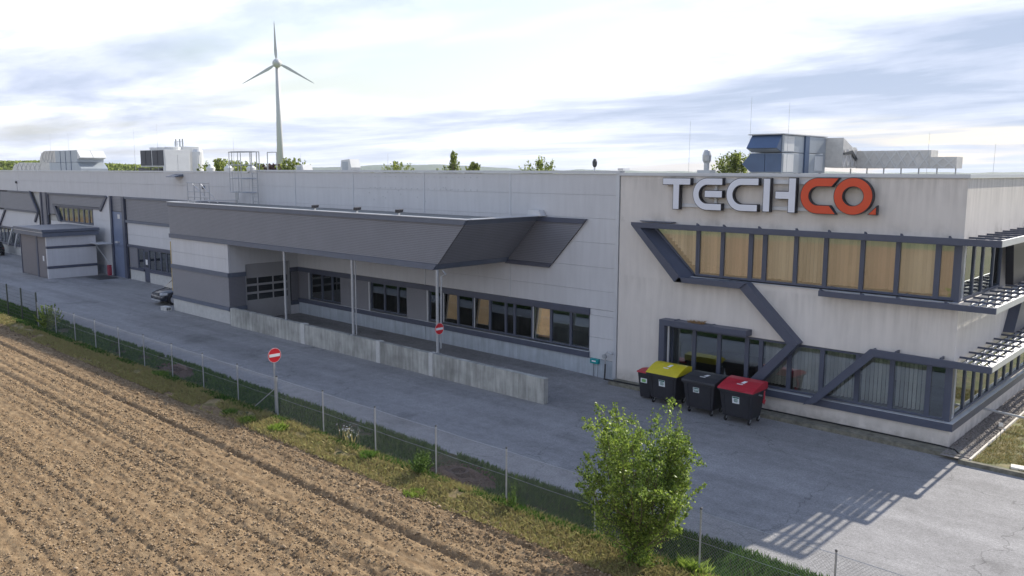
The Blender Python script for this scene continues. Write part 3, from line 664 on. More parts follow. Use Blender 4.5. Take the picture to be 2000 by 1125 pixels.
# side windows
y = 0.26
for i, wd in enumerate((0.30, 1.05, 1.05, 1.30, 1.0)):
    window(y, y+wd, 4.64, 6.42, 0.10, G, 0.06, m_glassg, m_navy if i else m_alu, 'y'); y += wd
y = 0.26
for i, wd in enumerate((0.30, 1.1, 1.1, 1.0, 0.9, 1.1, 1.1, 1.1, 1.1, 1.2, 1.2, 1.2, 1.2, 1.0)):
    window(y, y+wd, 0.93, 2.64, 0.10, G, 0.06, m_glassg, m_navy if i else m_alu, 'y'); y += wd
# kerb plinth + cable along the office wall
MB().box(-12.42, 0.55, -0.62, -0.002, -0.2, 0.13).build('plinth', m_moss, G)
MB().tube([(-9.0, -0.05, 0.17), (-6, -0.04, 0.15), (-3.0, -0.05, 0.16), (-0.2, -0.05, 0.15), (0.25, -0.15, 0.15), (0.45, -0.45, 0.14)], 0.022, 6).build('cable', m_black_rub, G)
# nest over the window box
bm = MB(); px = -8.7+0.42*(RS.rand(260)-0.5)*1.6; py = -0.30+0.2*(RS.rand(260)-0.5)
V, F = blades(px, py, 2.93+0*px, 0.03+0.10*RS.rand(260), 0.004+0*px, 77, 1.8)
tag(npmesh('birds_nest', V, F, mat('nest_straw', (0.33, 0.20, 0.08), 0.9, island=0.3), loc=(-8.7, -0.3, 2.93)), 'brown straw nest lying on the dark frame above the left lower windows', 'nest')
# chair inside
ch = empty('office_chair', (-7.0, 0.95, 0.1), 'dark office chair behind the third lower window from the left', 'chair')
MB().box(-7.25, -6.75, 0.7, 1.2, 0.50, 0.58).build('seat', m_black, ch, bevel=0.02)
MB().prism([(-7.23, 0.8), (-6.77, 0.8), (-6.74, 1.2), (-6.85, 1.38), (-7.15, 1.38), (-7.26, 1.2)], 1.15, 1.2).build('backrest', m_black, ch, bevel=0.01)
for sx in (-7.2, -6.8):
    for sy in (0.75, 1.15): MB().tube([(sx, sy, 0.5), (sx*1.0, sy, 0.1)], 0.018, 6).build('leg', m_black, ch)

# ---- big sign
S = empty('company_sign', (-6.4, -0.28, 7.1), 'large raised sign reading TECHCO in white and red letters on the office parapet', 'sign')
def strip_band(bm, outer, inner, y0, y1, closed=False):
    n = len(outer); vs_ = [(p[0], y0, p[1]) for p in outer]+[(p[0], y0, p[1]) for p in inner]+[(p[0], y1, p[1]) for p in outer]+[(p[0], y1, p[1]) for p in inner]
    fs = []; r = n if closed else n-1
    for i in range(r):
        j = (i+1) % n
        fs += [(i, j, n+j, n+i), (2*n+i, 3*n+i, 3*n+j, 2*n+j), (i, 2*n+i, 2*n+j, j), (n+i, n+j, 3*n+j, 3*n+i)]
    if not closed: fs += [(0, n, 3*n, 2*n), (n-1, 2*n+n-1, 3*n+n-1, n+n-1)]
    bm.add(vs_, fs)
T_ = 0.265
def c_shape(x0, x1t, x1b, z0, z1, t, e, x1ti=None, x1bi=None):
    R_ = (z1-z0)/2; cz = (z0+z1)/2; cx = x0+R_*0.98; x1ti = x1t if x1ti is None else x1ti; x1bi = x1b if x1bi is None else x1bi
    o_ = [(x1t-e, z1-e)]; i_ = [(x1ti-e, z1-t+e)]
    for k in range(25):
        a = PI/2+PI*k/24; o_.append((cx+(R_-e)*math.cos(a), cz+(R_-e)*math.sin(a))); i_.append((cx+(R_-t+e)*math.cos(a), cz+(R_-t+e)*math.sin(a)))
    o_.append((x1b-e, z0+e)); i_.append((x1bi-e, z0+t-e)); return o_, i_
def letter(glyph, y0, y1, e, m, parent, name):
    bm = MB()
    if glyph == 'T': bm.prism([(-10.34+e, 8.27-e), (-9.14-e, 8.27-e), (-9.14-e, 8.005+e), (-9.60-e, 8.005+e), (-9.60-e, 7.10+e), (-9.885+e, 7.10+e), (-9.885+e, 8.005+e), (-10.34+e, 8.005+e)], y0, y1)
    if glyph == 'E':
        strip_band(bm, *c_shape(-9.03, -7.84, -7.86, 7.11, 8.28, T_, e), y0, y1); bm.box(-8.56+e, -7.84-e, y0, y1, 7.57+e, 7.84-e)
    if glyph == 'C': strip_band(bm, *c_shape(-7.68, -6.46, -6.48, 7.12, 8.29, T_, e), y0, y1)
    if glyph == 'H':
        bm.box(-6.30+e, -6.03-e, y0, y1, 7.13+e, 8.29-e)
        bm.prism([(-5.86+e, 7.86-e), (-5.395+e, 7.86-e), (-5.395+e, 8.31-e), (-5.12-e, 8.31-e), (-5.12-e, 7.13+e), (-5.395+e, 7.13+e), (-5.395+e, 7.58+e), (-5.86+e, 7.58+e)], y0, y1)
    if glyph == 'C2': strip_band(bm, *c_shape(-4.96, -3.70, -3.76, 7.13, 8.32, 0.30, e, -3.92, -3.97), y0, y1)
    if glyph == 'O':
        cx, cz, R_ = -3.235, 7.735, 0.625; n_ = 40
        strip_band(bm, [(cx+(R_-e)*math.cos(2*PI*k/n_), cz+(R_-e)*math.sin(2*PI*k/n_)*0.96) for k in range(n_)], [(cx+(0.325+e)*math.cos(2*PI*k/n_), cz+(0.325+e)*math.sin(2*PI*k/n_)*0.92) for k in range(n_)], y0, y1, True)
    if glyph == 'V': bm.prism([(-2.76+2.2*e, 7.16+e), (-2.47-e, 7.16+e), (-2.47-e, 7.47-3*e)], y0, y1)
    return bm.build(name, m, parent)
for g, nm in (('T', 'letter_t'), ('E', 'letter_e'), ('C', 'letter_c'), ('H', 'letter_h'), ('C2', 'letter_c'), ('O', 'letter_o'), ('V', 'accent_mark')):
    b = letter(g, -0.28, -0.09, 0, m_black, S, nm); ORG[b.name] = ORG[S.name]
    letter(g, -0.292, -0.276, 0.022, m_red if g in ('C2', 'O', 'V') else m_white, b, 'face_plate')
for z0, z1 in ((8.09, 8.22), (7.20, 7.32)): MB().box(-9.9, -2.9, -0.085, -0.01, z0, z1).build('mounting_rail', m_cop, S)
MB().box(-8.27, -8.17, -0.075, -0.012, 7.33, 8.08).build('mounting_rail', m_cop, S)

# ================================================================ WAREHOUSE
Wh = empty('warehouse', (-26, 0, 0), 'long grey panel-clad hall with ribbon windows and louvred loading canopy', 'building')
VX = [-40.7, -35.6, -30.0, -24.23, -18.43, -12.62]
HZ = [2.87, 3.63, 4.61, 5.60, 6.60, 7.55, 8.40]
for i in range(5):
    for j in range(6):
        if i == 0 and j < 3: continue
        MB().box(VX[i]+0.008, VX[i+1]-0.008, 0.0, 0.06, HZ[j]+0.004, HZ[j+1]-0.004).build('wall_panel', m_panel, Wh)
for i in range(1, 5):
    MB().box(VX[i]+(0.02 if i > 1 else 0.0), VX[i+1]-0.01, 0.0, 0.06, -0.2, 0.78).build('base_panel', m_base, Wh)
for z0, z1 in ((0.80, 1.68), (1.69, 2.60), (2.61, 2.855)): MB().box(-13.88, -12.64, 0.0, 0.06, z0, z1).build('wall_panel', m_panel, Wh)
bm = MB(); bm.box(-40.7, -12.46, 0.061, 0.2, 2.87, 8.38); bm.box(-35.5, -12.46, 0.061, 0.2, -0.2, 0.79); bm.box(-13.85, -12.46, 0.061, 0.2, 0.79, 2.87); bm.build('wall_core', m_room, Wh)
for x in VX[1:-1]:
    z0 = 2.87 if x > -36 else 6.3
    MB().box(x-0.045, x+0.045, -0.022, -0.001, z0, 8.4).build('joint_strip', m_cop, Wh)
MB().box(-12.66, -12.50, -0.03, 0.25, 0.1, 8.5).build('joint_strip', m_cop, Wh)
bm = MB(); bm.box(-40.75, -12.47, -0.07, 0.3, 8.41, 8.52); bm.build('coping', m_cop, Wh)
MB().box(-12.55, -12.30, -0.09, 0.35, 8.53, 8.62).build('coping_cap', m_swhite, Wh)
bm = MB(); bm.box(-40.7, -12.5, 0.31, 34, 8.05, 8.15); bm.build('roof', m_roof, Wh)
bm = MB(); bm.box(-40.7, -40.5, 0.31, 34, 0, 8.05); bm.box(-40.5, -12.5, 7, 7.2, 0, 8.05); bm.box(-35.5, -12.5, 0.21, 7, 0.1, 0.12); bm.box(-35.5, -12.5, 0.21, 7, 3.2, 3.4); bm.build('inner_wall', m_room, Wh)
# bolts left from an old sign
bm = MB()
for x in np.arange(-28.5, -20.5, 0.42):
    for z in (8.20, 7.62): bm.box(x-0.012, x+0.012, -0.02, -0.001, z-0.016, z+0.016)
for _ in range(14):
    x = random.uniform(-28.6, -22); z = random.uniform(6.95, 7.9); bm.box(x-0.012, x+0.012, -0.02, -0.001, z-0.016, z+0.016)
tag(bm.build('old_sign_bolts', m_galv, Wh), kind='stuff')

def louvre(name, z0, z1, xa, xb, y, parent, pitch=0.107, m=m_louv, ax='x', d=0.018, outs=-1, off=None):
    """horizontal slats; xa, xb: functions of z for both ends; ax x: face looks to -Y (outs=-1) ; ax y: runs along Y, face looks +X"""
    bm = MB(); n = max(1, int(round((z1-z0)/pitch))); p = (z1-z0)/n
    for i in range(n):
        a, b = z0+i*p, z0+(i+1)*p; zb, zt = a+0.010, b
        A0, B0, A1, B1 = xa(zb), xb(zb), xa(zt), xb(zt)
        if ax == 'x':
            o0 = y(zb) if callable(y) else y; o1 = y(zt) if callable(y) else y
            pts = [(A0, o0+outs*d, zb), (B0, o0+outs*d, zb), (B1, o1+outs*d*0.25, zt), (A1, o1+outs*d*0.25, zt), (A0, o0-outs*0.002, zb), (B0, o0-outs*0.002, zb), (B1, o1-outs*0.002, zt), (A1, o1-outs*0.002, zt)]
        else:
            o0 = y(zb) if callable(y) else y; o1 = y(zt) if callable(y) else y
            pts = [(o0-outs*d, A0, zb), (o0-outs*d, B0, zb), (o1-outs*d*0.25, B1, zt), (o1-outs*d*0.25, A1, zt), (o0+outs*0.002, A0, zb), (o0+outs*0.002, B0, zb), (o1+outs*0.002, B1, zt), (o1+outs*0.002, A1, zt)]
        bm.add(pts, [(0, 1, 2, 3), (5, 4, 7, 6), (0, 4, 5, 1), (2, 6, 7, 3), (1, 5, 6, 2), (4, 0, 3, 7)])
    return tag(bm.build(name, m, parent), kind='stuff')
c_ = lambda v: (lambda z: v)
# ribbon window zone
def tilt_window(x0, x1):
    wn = window(x0, x1, 1.10, 2.62, 0.07, Wh, 0.06, m_glass)
    for ch_ in list(bpy.data.objects):
        if ch_.parent == wn:
            for v_ in ch_.data.vertices: v_.co.y += (v_.co.z-1.15)*0.085
    return wn
def ribbon_seg(kind, x0, x1):
    if kind == 't': return tilt_window(x0, x1)
    if kind == 'w': return window(x0, x1, 1.10, 2.62, 0.07, Wh, 0.06, m_glass)
    if kind == 'l':
        MB().box(x0, x1, 0.0, 0.05, 1.02, 2.62).build('louvre_backing', m_gap, Wh)
        return louvre('louvre', 1.04, 2.60, c_(x0+0.01), c_(x1-0.01), -0.01, Wh, 0.075, d=0.03)
    if kind == 'a': return MB().box(x0, x1, -0.06, 0.0, 1.04, 2.60).build('edge_trim', m_cop, Wh)
for s in (('l', -35.5, -34.45), ('a', -34.45, -34.38), ('w', -34.36, -33.2), ('w', -33.2, -32.2), ('w', -32.2, -31.36), ('l', -31.36, -28.75), ('a', -28.75, -28.67), ('w', -28.65, -27.5), ('w', -27.5, -26.4), ('w', -26.4, -25.63), ('l', -25.63, -24.05), ('a', -24.05, -23.97),
          ('w', -23.95, -22.95), ('t', -22.95, -21.88), ('w', -21.88, -20.82), ('t', -20.82, -19.73), ('w', -19.73, -18.72), ('w', -18.72, -18.18), ('w', -18.18, -17.10), ('t', -17.10, -16.02), ('w', -16.02, -14.92), ('w', -14.92, -13.88)): ribbon_seg(*s)
bm = MB(); bm.box(-35.5, -13.86, -0.10, 0.10, 2.625, 2.865); bm.build('ribbon_head', m_navy, Wh)
bm = MB(); bm.box(-35.5, -13.86, -0.10, 0.10, 0.79, 1.03); bm.build('ribbon_sill', m_navy, Wh)
MB().box(-34.3, -13.86, -0.105, 0.05, 1.034, 1.05).build('sill_flashing', m_cop, Wh)
# tilted sashes; beige sheets behind carry the reflected field, one orange curtain
for x0, x1, mm in ((-22.9, -21.95, m_pink), (-20.75, -19.8, m_pink), (-17.05, -16.1, m_orange)):
    MB().prism([(x0+0.32, 2.52), (x1-0.02, 2.52), (x1-0.02, 1.25), (x0+0.12, 1.22)], 0.24, 0.26).build('curtain_and_reflection', mm, Wh)
    MB().box(x0+0.02, x0+0.05, -0.02, 0.02, 1.15, 2.58).build('open_sash_edge', m_alu, Wh)
sf = empty('spare_window_sash', (-17.6, 0.35, 1.1), 'pale green window sash leaning inside the hall window right of the narrow pane', 'window sash')
bm = MB()
for a, b in (((-18.0, 1.15), (-17.9, 2.15)), ((-17.9, 2.15), (-17.2, 2.18)), ((-17.2, 2.18), (-17.25, 1.15))): bm.bar((a[0], 0.3, a[1]), (b[0], 0.3, b[1]), 0.05, 0.12, (0, 1, 0))
bm.build('frame', mat('pale_green_frame', (0.42, 0.60, 0.52), 0.5), sf)
MB().box(-17.9, -17.27, 0.29, 0.31, 1.15, 2.12).build('pane', m_glassg, sf)
# entry block under the canopy's left end
bm = MB()
for a, b, m_i in ((0.0, 0.74, 0), ):
    pass
MB().box(-42.4, -35.72, -4.44, -4.30, -0.1, 0.74).build('base_panel', m_concl, Wh)
MB().box(-35.72, -35.56, -4.44, -3.45, -0.1, 0.70).build('base_panel', m_concl, Wh)
for x0, x1 in ((-42.4, -42.25), (-42.24, -35.86), (-35.85, -35.56)):
    for z0, z1 in ((2.86, 3.62), (3.63, 4.46)): MB().box(x0, x1, -4.42, -4.30, z0, z1).build('wall_panel', m_panel, Wh)
bm = MB(); bm.box(-42.42, -35.54, -4.50, -4.30, 0.75, 0.95); bm.box(-35.70, -35.50, -4.30, -3.40, 0.75, 0.95); bm.build('band_trim', m_trim, Wh)
bm = MB(); bm.box(-42.42, -35.54, -4.50, -4.30, 2.62, 2.85); bm.box(-35.70, -35.50, -4.30, -3.40, 2.62, 2.85); bm.build('band_trim', m_trim, Wh)
MB().box(-42.38, -35.6, -4.43, -4.30, 0.95, 2.62).build('louvre_backing', m_gap, Wh)
MB().box(-35.7, -35.57, -4.30, -3.45, 0.95, 2.62).build('louvre_backing', m_gap, Wh)
louvre('louvre', 0.95, 2.62, c_(-42.4), c_(-35.56), -4.43, Wh, 0.073)
louvre('louvre', 0.95, 2.62, c_(-4.44), c_(-3.42), -35.57, Wh, 0.073, ax='y')
MB().box(-42.4, -42.3, -4.2, 0, -0.1, 4.5).build('wall_panel', m_panel, Wh)
for y0, y1 in ((-4.28, -3.42), (-0.58, -0.02)):
    MB().box(-35.72, -35.57, y0, y1, 2.86, 4.5).build('wall_panel', m_panel, Wh)
MB().box(-35.72, -35.57, -3.42, -0.58, 3.27, 4.5).build('wall_panel', m_panel, Wh)
MB().box(-35.72, -35.57, -0.58, -0.02, 0, 0.62).build('wall_panel', m_panel, Wh)
MB().box(-35.72, -35.55, -0.52, 0.0, 0.64, 0.88).build('band_trim', m_navy, Wh); MB().box(-35.72, -35.55, -0.52, 0.0, 2.62, 2.86).build('band_trim', m_navy, Wh)
MB().box(-35.72, -35.58, -0.5, 0, 0.88, 2.62).build('louvre_backing', m_gap, Wh)
louvre('louvre', 0.90, 2.60, c_(-0.50), c_(-0.01), -35.56, Wh, 0.075, ax='y', d=0.03)
gd = MB(); gd.box(-35.70, -35.64, -3.38, -0.62, 0.1, 1.14); gd.box(-35.70, -35.64, -3.38, -0.62, 2.54, 3.25)
for z in (1.14, 1.50, 1.60, 1.97, 2.07, 2.44): pass
for z0, z1 in ((1.14, 1.20), (1.54, 1.66), (2.00, 2.12), (2.46, 2.54)): gd.box(-35.70, -35.64, -3.38, -0.62, z0, z1)
for y in (-3.38, -2.66, -1.68, -0.70): gd.box(-35.70, -35.635, y, y+0.07, 1.2, 2.46)
gdo = gd.build('garage_door', mat('door_grey', (0.33, 0.33, 0.34), 0.6, var=0.05), Wh); ORG[gdo.name] = ORG[Wh.name]
for z0, z1 in ((1.20, 1.54), (1.66, 2.00), (2.12, 2.46)):
    for y0, y1 in ((-3.31, -2.66), (-2.59, -1.68), (-1.61, -0.70)): MB().box(-35.68, -35.66, y0, y1, z0, z1).build('pane', m_carglass, gdo)
bm = MB(); bm.box(-35.74, -35.56, -3.42, -3.385, 0.1, 3.27); bm.box(-35.74, -35.56, -0.615, -0.58, 0.1, 3.27); bm.build('door_frame', m_galv, Wh)
# canopy
xe = lambda z: -18.52+(z-4.5)*0.935
MB().prism([(-42.42, 4.46), (xe(4.46), 4.46), (xe(4.70), 4.70), (-42.42, 4.70)], -4.52, -4.40).build('canopy_lower_trim', m_trim, Wh)
MB().prism([(-42.42, 6.38), (xe(6.38), 6.38), (xe(6.58), 6.58), (-42.42, 6.58)], -4.52, -4.40).build('canopy_upper_trim', m_trim, Wh)
louvre('louvre_cladding', 4.70, 6.38, c_(-42.42), xe, -4.44, Wh, 0.073)
MB().prism([(-42.4, 4.70), (xe(4.70)-0.05, 4.70), (xe(6.38)-0.05, 6.38), (-42.4, 6.38)], -4.43, -4.38).build('louvre_backing', m_gap, Wh)
def slant_box(z0, z1, y0, y1, t, name, m, proud=0.0):
    a, b = xe(z0)+proud, xe(z1)+proud
    MB().add([(a-t, y0, z0), (a, y0, z0), (a, y1, z0), (a-t, y1, z0), (b-t, y0, z1), (b, y0, z1), (b, y1, z1), (b-t, y1, z1)], [(0, 3, 2, 1), (4, 5, 6, 7), (0, 1, 5, 4), (1, 2, 6, 5), (2, 3, 7, 6), (3, 0, 4, 7)]).build(name, m, Wh)
slant_box(4.46, 4.70, -4.398, -0.16, 0.1, 'canopy_lower_trim', m_trim, 0.03)
slant_box(6.38, 6.58, -4.398, -0.16, 0.1, 'canopy_upper_trim', m_trim, 0.03)
slant_box(4.70, 6.38, -4.36, -0.10, 0.06, 'louvre_backing', m_gap, -0.02)
louvre('louvre_cladding', 4.70, 6.38, c_(-4.40), c_(-0.12), lambda z: xe(z), Wh, 0.073, ax='y')
xf = lambda z: xe(z)+2.55
MB().prism([(xe(4.40), 4.40), (xf(4.40), 4.40), (xf(4.58), 4.58), (xe(4.58), 4.58)], -0.16, -0.04).build('canopy_lower_trim', m_navy, Wh)
MB().prism([(xe(6.36), 6.36), (xf(6.36), 6.36), (xf(6.56), 6.56), (xe(6.56), 6.56)], -0.16, -0.04).build('canopy_upper_trim', m_navy, Wh)
MB().prism([(xe(4.58), 4.58), (xf(4.58), 4.58), (xf(6.36), 6.36), (xe(6.36), 6.36)], -0.07, -0.03).build('louvre_backing', m_gap, Wh)
louvre('louvre_cladding', 4.58, 6.36, xe, xf, -0.085, Wh, 0.073)
bm = MB(); bm.box(-42.45, -16.55, -4.54, -4.30, 6.585, 6.62); bm.box(-16.75, -16.50, -4.29, -0.16, 6.585, 6.62); bm.box(-42.45, -42.25, -4.29, -0.05, 6.585, 6.62); bm.build('coping', m_cop, Wh)
MB().box(-42.2, -16.8, -4.28, -0.02, 6.38, 6.42).build('canopy_roof', m_roof, Wh)
MB().prism([(-17.1, 6.60), (-16.3, 6.60), (-16.45, 6.84), (-17.05, 6.84)], -0.35, -0.03).build('outlet_hood', m_alu, Wh)
for x in (-29.82, -24.16, -18.36):
    bm = MB(); bm.tube([(x, -4.46, 1.0), (x, -4.46, 4.47)], 0.065, 12); bm.box(x-0.11, x+0.11, -4.57, -4.35, 0.96, 0.985); bm.build('post', m_galv, Wh, smooth=False)
MB().tube([(-24.0, -4.40, 4.45), (-24.0, -4.40, 1.0)], 0.03, 8).build('downpipe', m_galv, Wh)
bm = MB(); bm.tube([(-18.2, -4.3, 4.45), (-18.0, -4.3, 4.3), (-18.2, -4.38, 4.2), (-18.25, -4.38, 1.2)], 0.035, 8); bm.build('downpipe', m_galv, Wh)
bm = MB(); bm.tube([(-42.5, -4.4, 4.2), (-42.5, -4.4, 1.2)], 0.035, 8); bm.build('downpipe', mat('yellowed_pipe', (0.55, 0.42, 0.2), 0.5), Wh)
# loading dock floor
MB().add([(-35.5, -4.37, 0.10), (-16.0, -4.37, 0.07), (-12.35, -4.37, 0.004), (-12.35, -0.005, 0.004), (-16.0, -0.005, 0.07), (-35.5, -0.005, 0.10)], [(0, 1, 4, 5), (1, 2, 3, 4)]).build('dock_floor', m_asph, Wh)

# retaining wall of the dock
rw = empty('retaining_wall', (-24, -4.5, 0), 'stained concrete retaining wall of cast panels along the loading dock', 'wall')
segs = [(-35.2, -28.3), (-27.95, -22.30), (-22.02, -18.75), (-18.50, -12.4)]
def rtop(x): return 0.98 if x > -28 else 1.0
for a, b in segs:
    n_ = max(1, round((b-a)/1.15)); st = (b-a)/n_
    for i in range(n_): MB().box(a+i*st+0.004, a+(i+1)*st-0.004, -4.62, -4.38, -0.1, rtop(a)-0.02+random.uniform(-.004, .004)).build('concrete_panel', m_conc, rw)
for a, b in ((-28.3, -27.95), (-22.30, -22.02), (-18.75, -18.50)): MB().box(a+0.005, b-0.005, -4.635, -4.375, -0.1, rtop(a)+0.01).build('joint_pier', m_concl, rw)

# ================================================================ LEFT HALL
Lh = empty('production_hall', (-75, 0, 0), 'long low grey hall with slanted dark louvre fields at the far left', 'building')
vx = [-120, -108, -102, -96, -90, -84, -78.2, -72, -66, -60, -54, -48, -42.45]
for i in range(len(vx)-1):
    for z0, z1 in ((6.42, 7.42), (7.43, 8.32)): MB().box(vx[i]+0.006, vx[i+1]-0.006, 0.0, 0.06, z0, z1).build('wall_panel', m_panel, Lh)
MB().box(-42.44, -40.72, 0.0, 0.06, 6.42, 7.42).build('wall_panel', m_panel, Lh); MB().box(-42.44, -40.72, 0.0, 0.06, 7.43, 8.32).build('wall_panel', m_panel, Lh)
MB().box(-120, -40.76, -0.05, 0.25, 8.33, 8.43).build('coping', m_cop, Lh)
bm = MB(); bm.box(-120, -40.72, 0.20, 0.3, 0, 8.3); bm.build('wall_core', m_room, Lh)
MB().box(-120, -40.72, 0.3, 40, 8.0, 8.1).build('roof', m_roof, Lh)
def lp(x0, x1, z0, z1, nm='wall_panel', m=m_panel, y0=0.0, y1=0.06): return MB().box(x0, x1, y0, y1, z0, z1).build(nm, m, Lh)
# right field: louvre over panel over window row
lp(-59.4, -42.45, 4.62, 6.28, 'louvre_backing', m_gap, 0.01, 0.06)
louvre('louvre', 4.62, 6.26, c_(-59.3), c_(-42.5), 0.0, Lh, 0.11)
lp(-59.45, -42.45, 6.27, 6.415, 'band_trim', m_trim, -0.10, 0.06); lp(-59.45, -42.45, 4.42, 4.615, 'band_trim', m_trim, -0.10, 0.06)
for a, b in ((-59.3, -54.01), (-54.0, -48.01), (-48.0, -42.45)):
    lp(a, b, 3.52, 4.41); lp(a, b, 2.74, 3.51)
lp(-59.3, -42.5, 2.55, 2.73, 'band_trim', m_navy, -0.10, 0.06)
lp(-59.2, -57.75, 0.96, 2.54, 'louvre_backing', m_gap, 0.01, 0.06); louvre('louvre', 0.96, 2.54, c_(-59.2), c_(-57.75), 0.0, Lh, 0.11)
for a, b in ((-57.7, -56.62), (-55.75, -54.75), (-54.75, -53.75), (-53.75, -52.8), (-52.8, -51.9), (-51.9, -51), (-51, -50), (-50, -49), (-49, -48)): window(a, b, 0.97, 2.54, 0.04, Lh, 0.08, m_glass)
dr = lp(-56.6, -55.78, 0.05, 2.54, 'door', m_navy, 0.0, 0.05); ORG[dr.name] = ORG[Lh.name]
MB().box(-56.45, -55.93, -0.012, -0.002, 1.15, 2.35).build('pane', m_carglass, dr)
MB().box(-56.35, -56.0, -0.02, -0.013, 1.35, 1.75).build('notice', m_swhite, dr)
lp(-59.25, -56.62, 0.80, 0.95, 'band_trim', m_navy, -0.08, 0.06); lp(-55.76, -42.5, 0.80, 0.95, 'band_trim', m_navy, -0.08, 0.06)
lp(-59.2, -56.65, -0.1, 0.79, 'base_panel', m_concl); lp(-55.74, -42.5, -0.1, 0.79, 'base_panel', m_concl)
lp(-48, -42.5, 0.96, 2.54)
# tall door strip
lp(-62.25, -61.95, -0.1, 6.415, 'door_frame', m_navy, -0.14, 0.05); lp(-59.95, -59.5, -0.1, 6.415, 'door_frame', m_navy, -0.14, 0.05)
lp(-61.94, -59.96, 5.25, 6.41, 'louvre_backing', m_gap, 0.02, 0.05); louvre('louvre', 5.25, 6.40, c_(-61.93), c_(-59.97), 0.01, Lh, 0.11)
for z0, z1 in ((0, 2.5), (2.52, 5.2)): lp(-61.93, -59.97, z0, z1, 'tall_door', m_steel, -0.03, 0.02)
lp(-61.0, -60.55, 4.65, 5.0, 'notice', m_alu, -0.045, -0.032); lp(-61.4, -60.9, 2.72, 2.86, 'wall_lamp', m_alu, -0.2, -0.032)
# plain wall between strip and shed
for a, b in ((-66.0, -64.01), (-64.0, -62.27)):
    for z0, z1 in ((0.7, 2.5), (2.51, 4.4), (4.41, 6.41)): lp(a, b, z0, z1)
lp(-66.0, -62.27, -0.1, 0.69, 'base_panel', m_base)
# slanted louvre field with windows
pl = [(-76.1, 6.415), (-63.0, 6.415), (-64.35, 5.25), (-74.75, 5.25), (-73.9, 4.45), (-76.1, 4.45)]
MB().prism(pl, -0.012, -0.003).build('louvre_backing', m_gap, Lh)
xr = lambda z: -63.0-(6.4-z)*1.17; xl = lambda z: -76.05
louvre('louvre', 5.42, 6.25, xl, lambda z: xr(z)-0.15, -0.02, Lh, 0.12)
louvre('louvre', 4.5, 5.42, xl, lambda z: -75.2 if z > 5.1 else -74.75, -0.02, Lh, 0.12)
bm = MB(); bm.box(-76.2, -63.0, -0.14, -0.002, 6.26, 6.415); bm.prism([(-63.0, 6.41), (-62.8, 6.3), (-64.2, 5.1), (-64.45, 5.25)], -0.14, -0.002); bm.box(-75.0, -64.4, -0.12, -0.002, 5.25, 5.40); bm.box(-76.22, -76.05, -0.14, -0.002, 4.4, 6.25); bm.prism([(-75.0, 5.3), (-74.4, 5.25), (-73.2, 3.9), (-73.8, 3.9)], -0.14, -0.002); bm.build('band_trim', m_navy, Lh)
for a, b in ((-74.0, -72.7), (-72.7, -71.6), (-71.6, -70.4), (-70.4, -69.2), (-69.2, -68.0), (-68.0, -66.9), (-66.9, -66.05)): window(a, b, 3.9, 5.24, 0.03, Lh, 0.12, m_glass)
for a, b in ((-76, -72), (-72, -66.02)):
    for z0, z1 in ((-0.1, 1.9), (1.91, 3.88)): lp(a, b, z0, z1)
# narrow vertical strip
lp(-78.2, -77.9, 0, 6.41, 'band_trim', m_navy, -0.12, 0.05); lp(-76.85, -76.55, 0, 6.41, 'band_trim', m_navy, -0.12, 0.05); lp(-77.88, -76.87, 0, 6.41, 'strip_cladding', m_louv, -0.02, 0.05)
# far left louvre trapezium
MB().prism([(-91.6, 6.41), (-80.9, 6.41), (-79.0, 4.45), (-88.6, 4.45), (-91.6, 4.45)], 0.0, 0.04).build('louvre_backing', m_gap, Lh)
louvre('louvre', 4.6, 6.25, c_(-91.0), lambda z: -80.9+(6.4-z)*0.97, -0.01, Lh, 0.12)
bm = MB(); bm.box(-87.3, -80.9, -0.14, -0.002, 6.28, 6.41); bm.box(-88.7, -79.0, -0.14, -0.002, 4.42, 4.6)
for p, q in (((-80.95, 6.4), (-79.05, 4.5)), ((-79.05, 4.5), (-80.0, 3.6)), ((-88.5, 4.5), (-91.4, 2.3)), ((-90.3, 6.4), (-92.0, 4.0))): bm.bar((p[0], -0.08, p[1]), (q[0], -0.08, q[1]), 0.22, 0.14, (0, 1, 0))
bm.build('band_trim', m_navy, Lh)
for i in range(9): lp(-120+(i*4.6), -120+(i+1)*4.6-0.01, 2.75, 4.40) if i < 9 else None
for a, b in ((-120, -108), (-108, -100), (-100, -91.62)): lp(a, b-0.01, 4.41, 6.41)
lp(-78.6, -78.22, 2.75, 6.41)
lp(-79.0, -78.61, 2.75, 4.4)
lp(-120, -78.2, -0.1, 0.85, 'base_panel', m_concl)
lp(-120, -78.2, 2.62, 2.74, 'band_trim', m_navy, -0.1, 0.06); lp(-120, -78.2, 0.86, 0.98, 'band_trim', m_navy, -0.1, 0.06)
for i in range(12): window(-92+i*1.15, -92+(i+1)*1.15, 0.98, 2.62, 0.04, Lh, 0.10, m_glass)
for p, q in (((-86.5, 2.6), (-88.2, 0.9)), ((-84.7, 2.7), (-86.2, 0.8))): MB().bar((p[0], -0.15, p[1]), (q[0], -0.15, q[1]), 0.16, 0.12, (0, 1, 0)).build('band_trim', m_alu, Lh)
# small fixtures
for x, z in ((-84.6, 7.25), (-46.6, 7.35)):
    MB().lathe([(0.10, 0), (0.14, -0.08), (0.05, -0.14)], (x, -0.02, z), 10, 'y').build('wall_spotlight', m_dsteel, Lh)
    MB().box(x-0.015, x+0.015, -0.03, -0.001, 6.42, z-0.1).build('conduit', m_galv, Lh)
MB().prism([(-0.002, 8.2), (-0.7, 8.05), (-0.7, 8.0), (-0.002, 8.05)], -50.7, -49.5, 'x').build('wall_hood', m_trim, Lh)

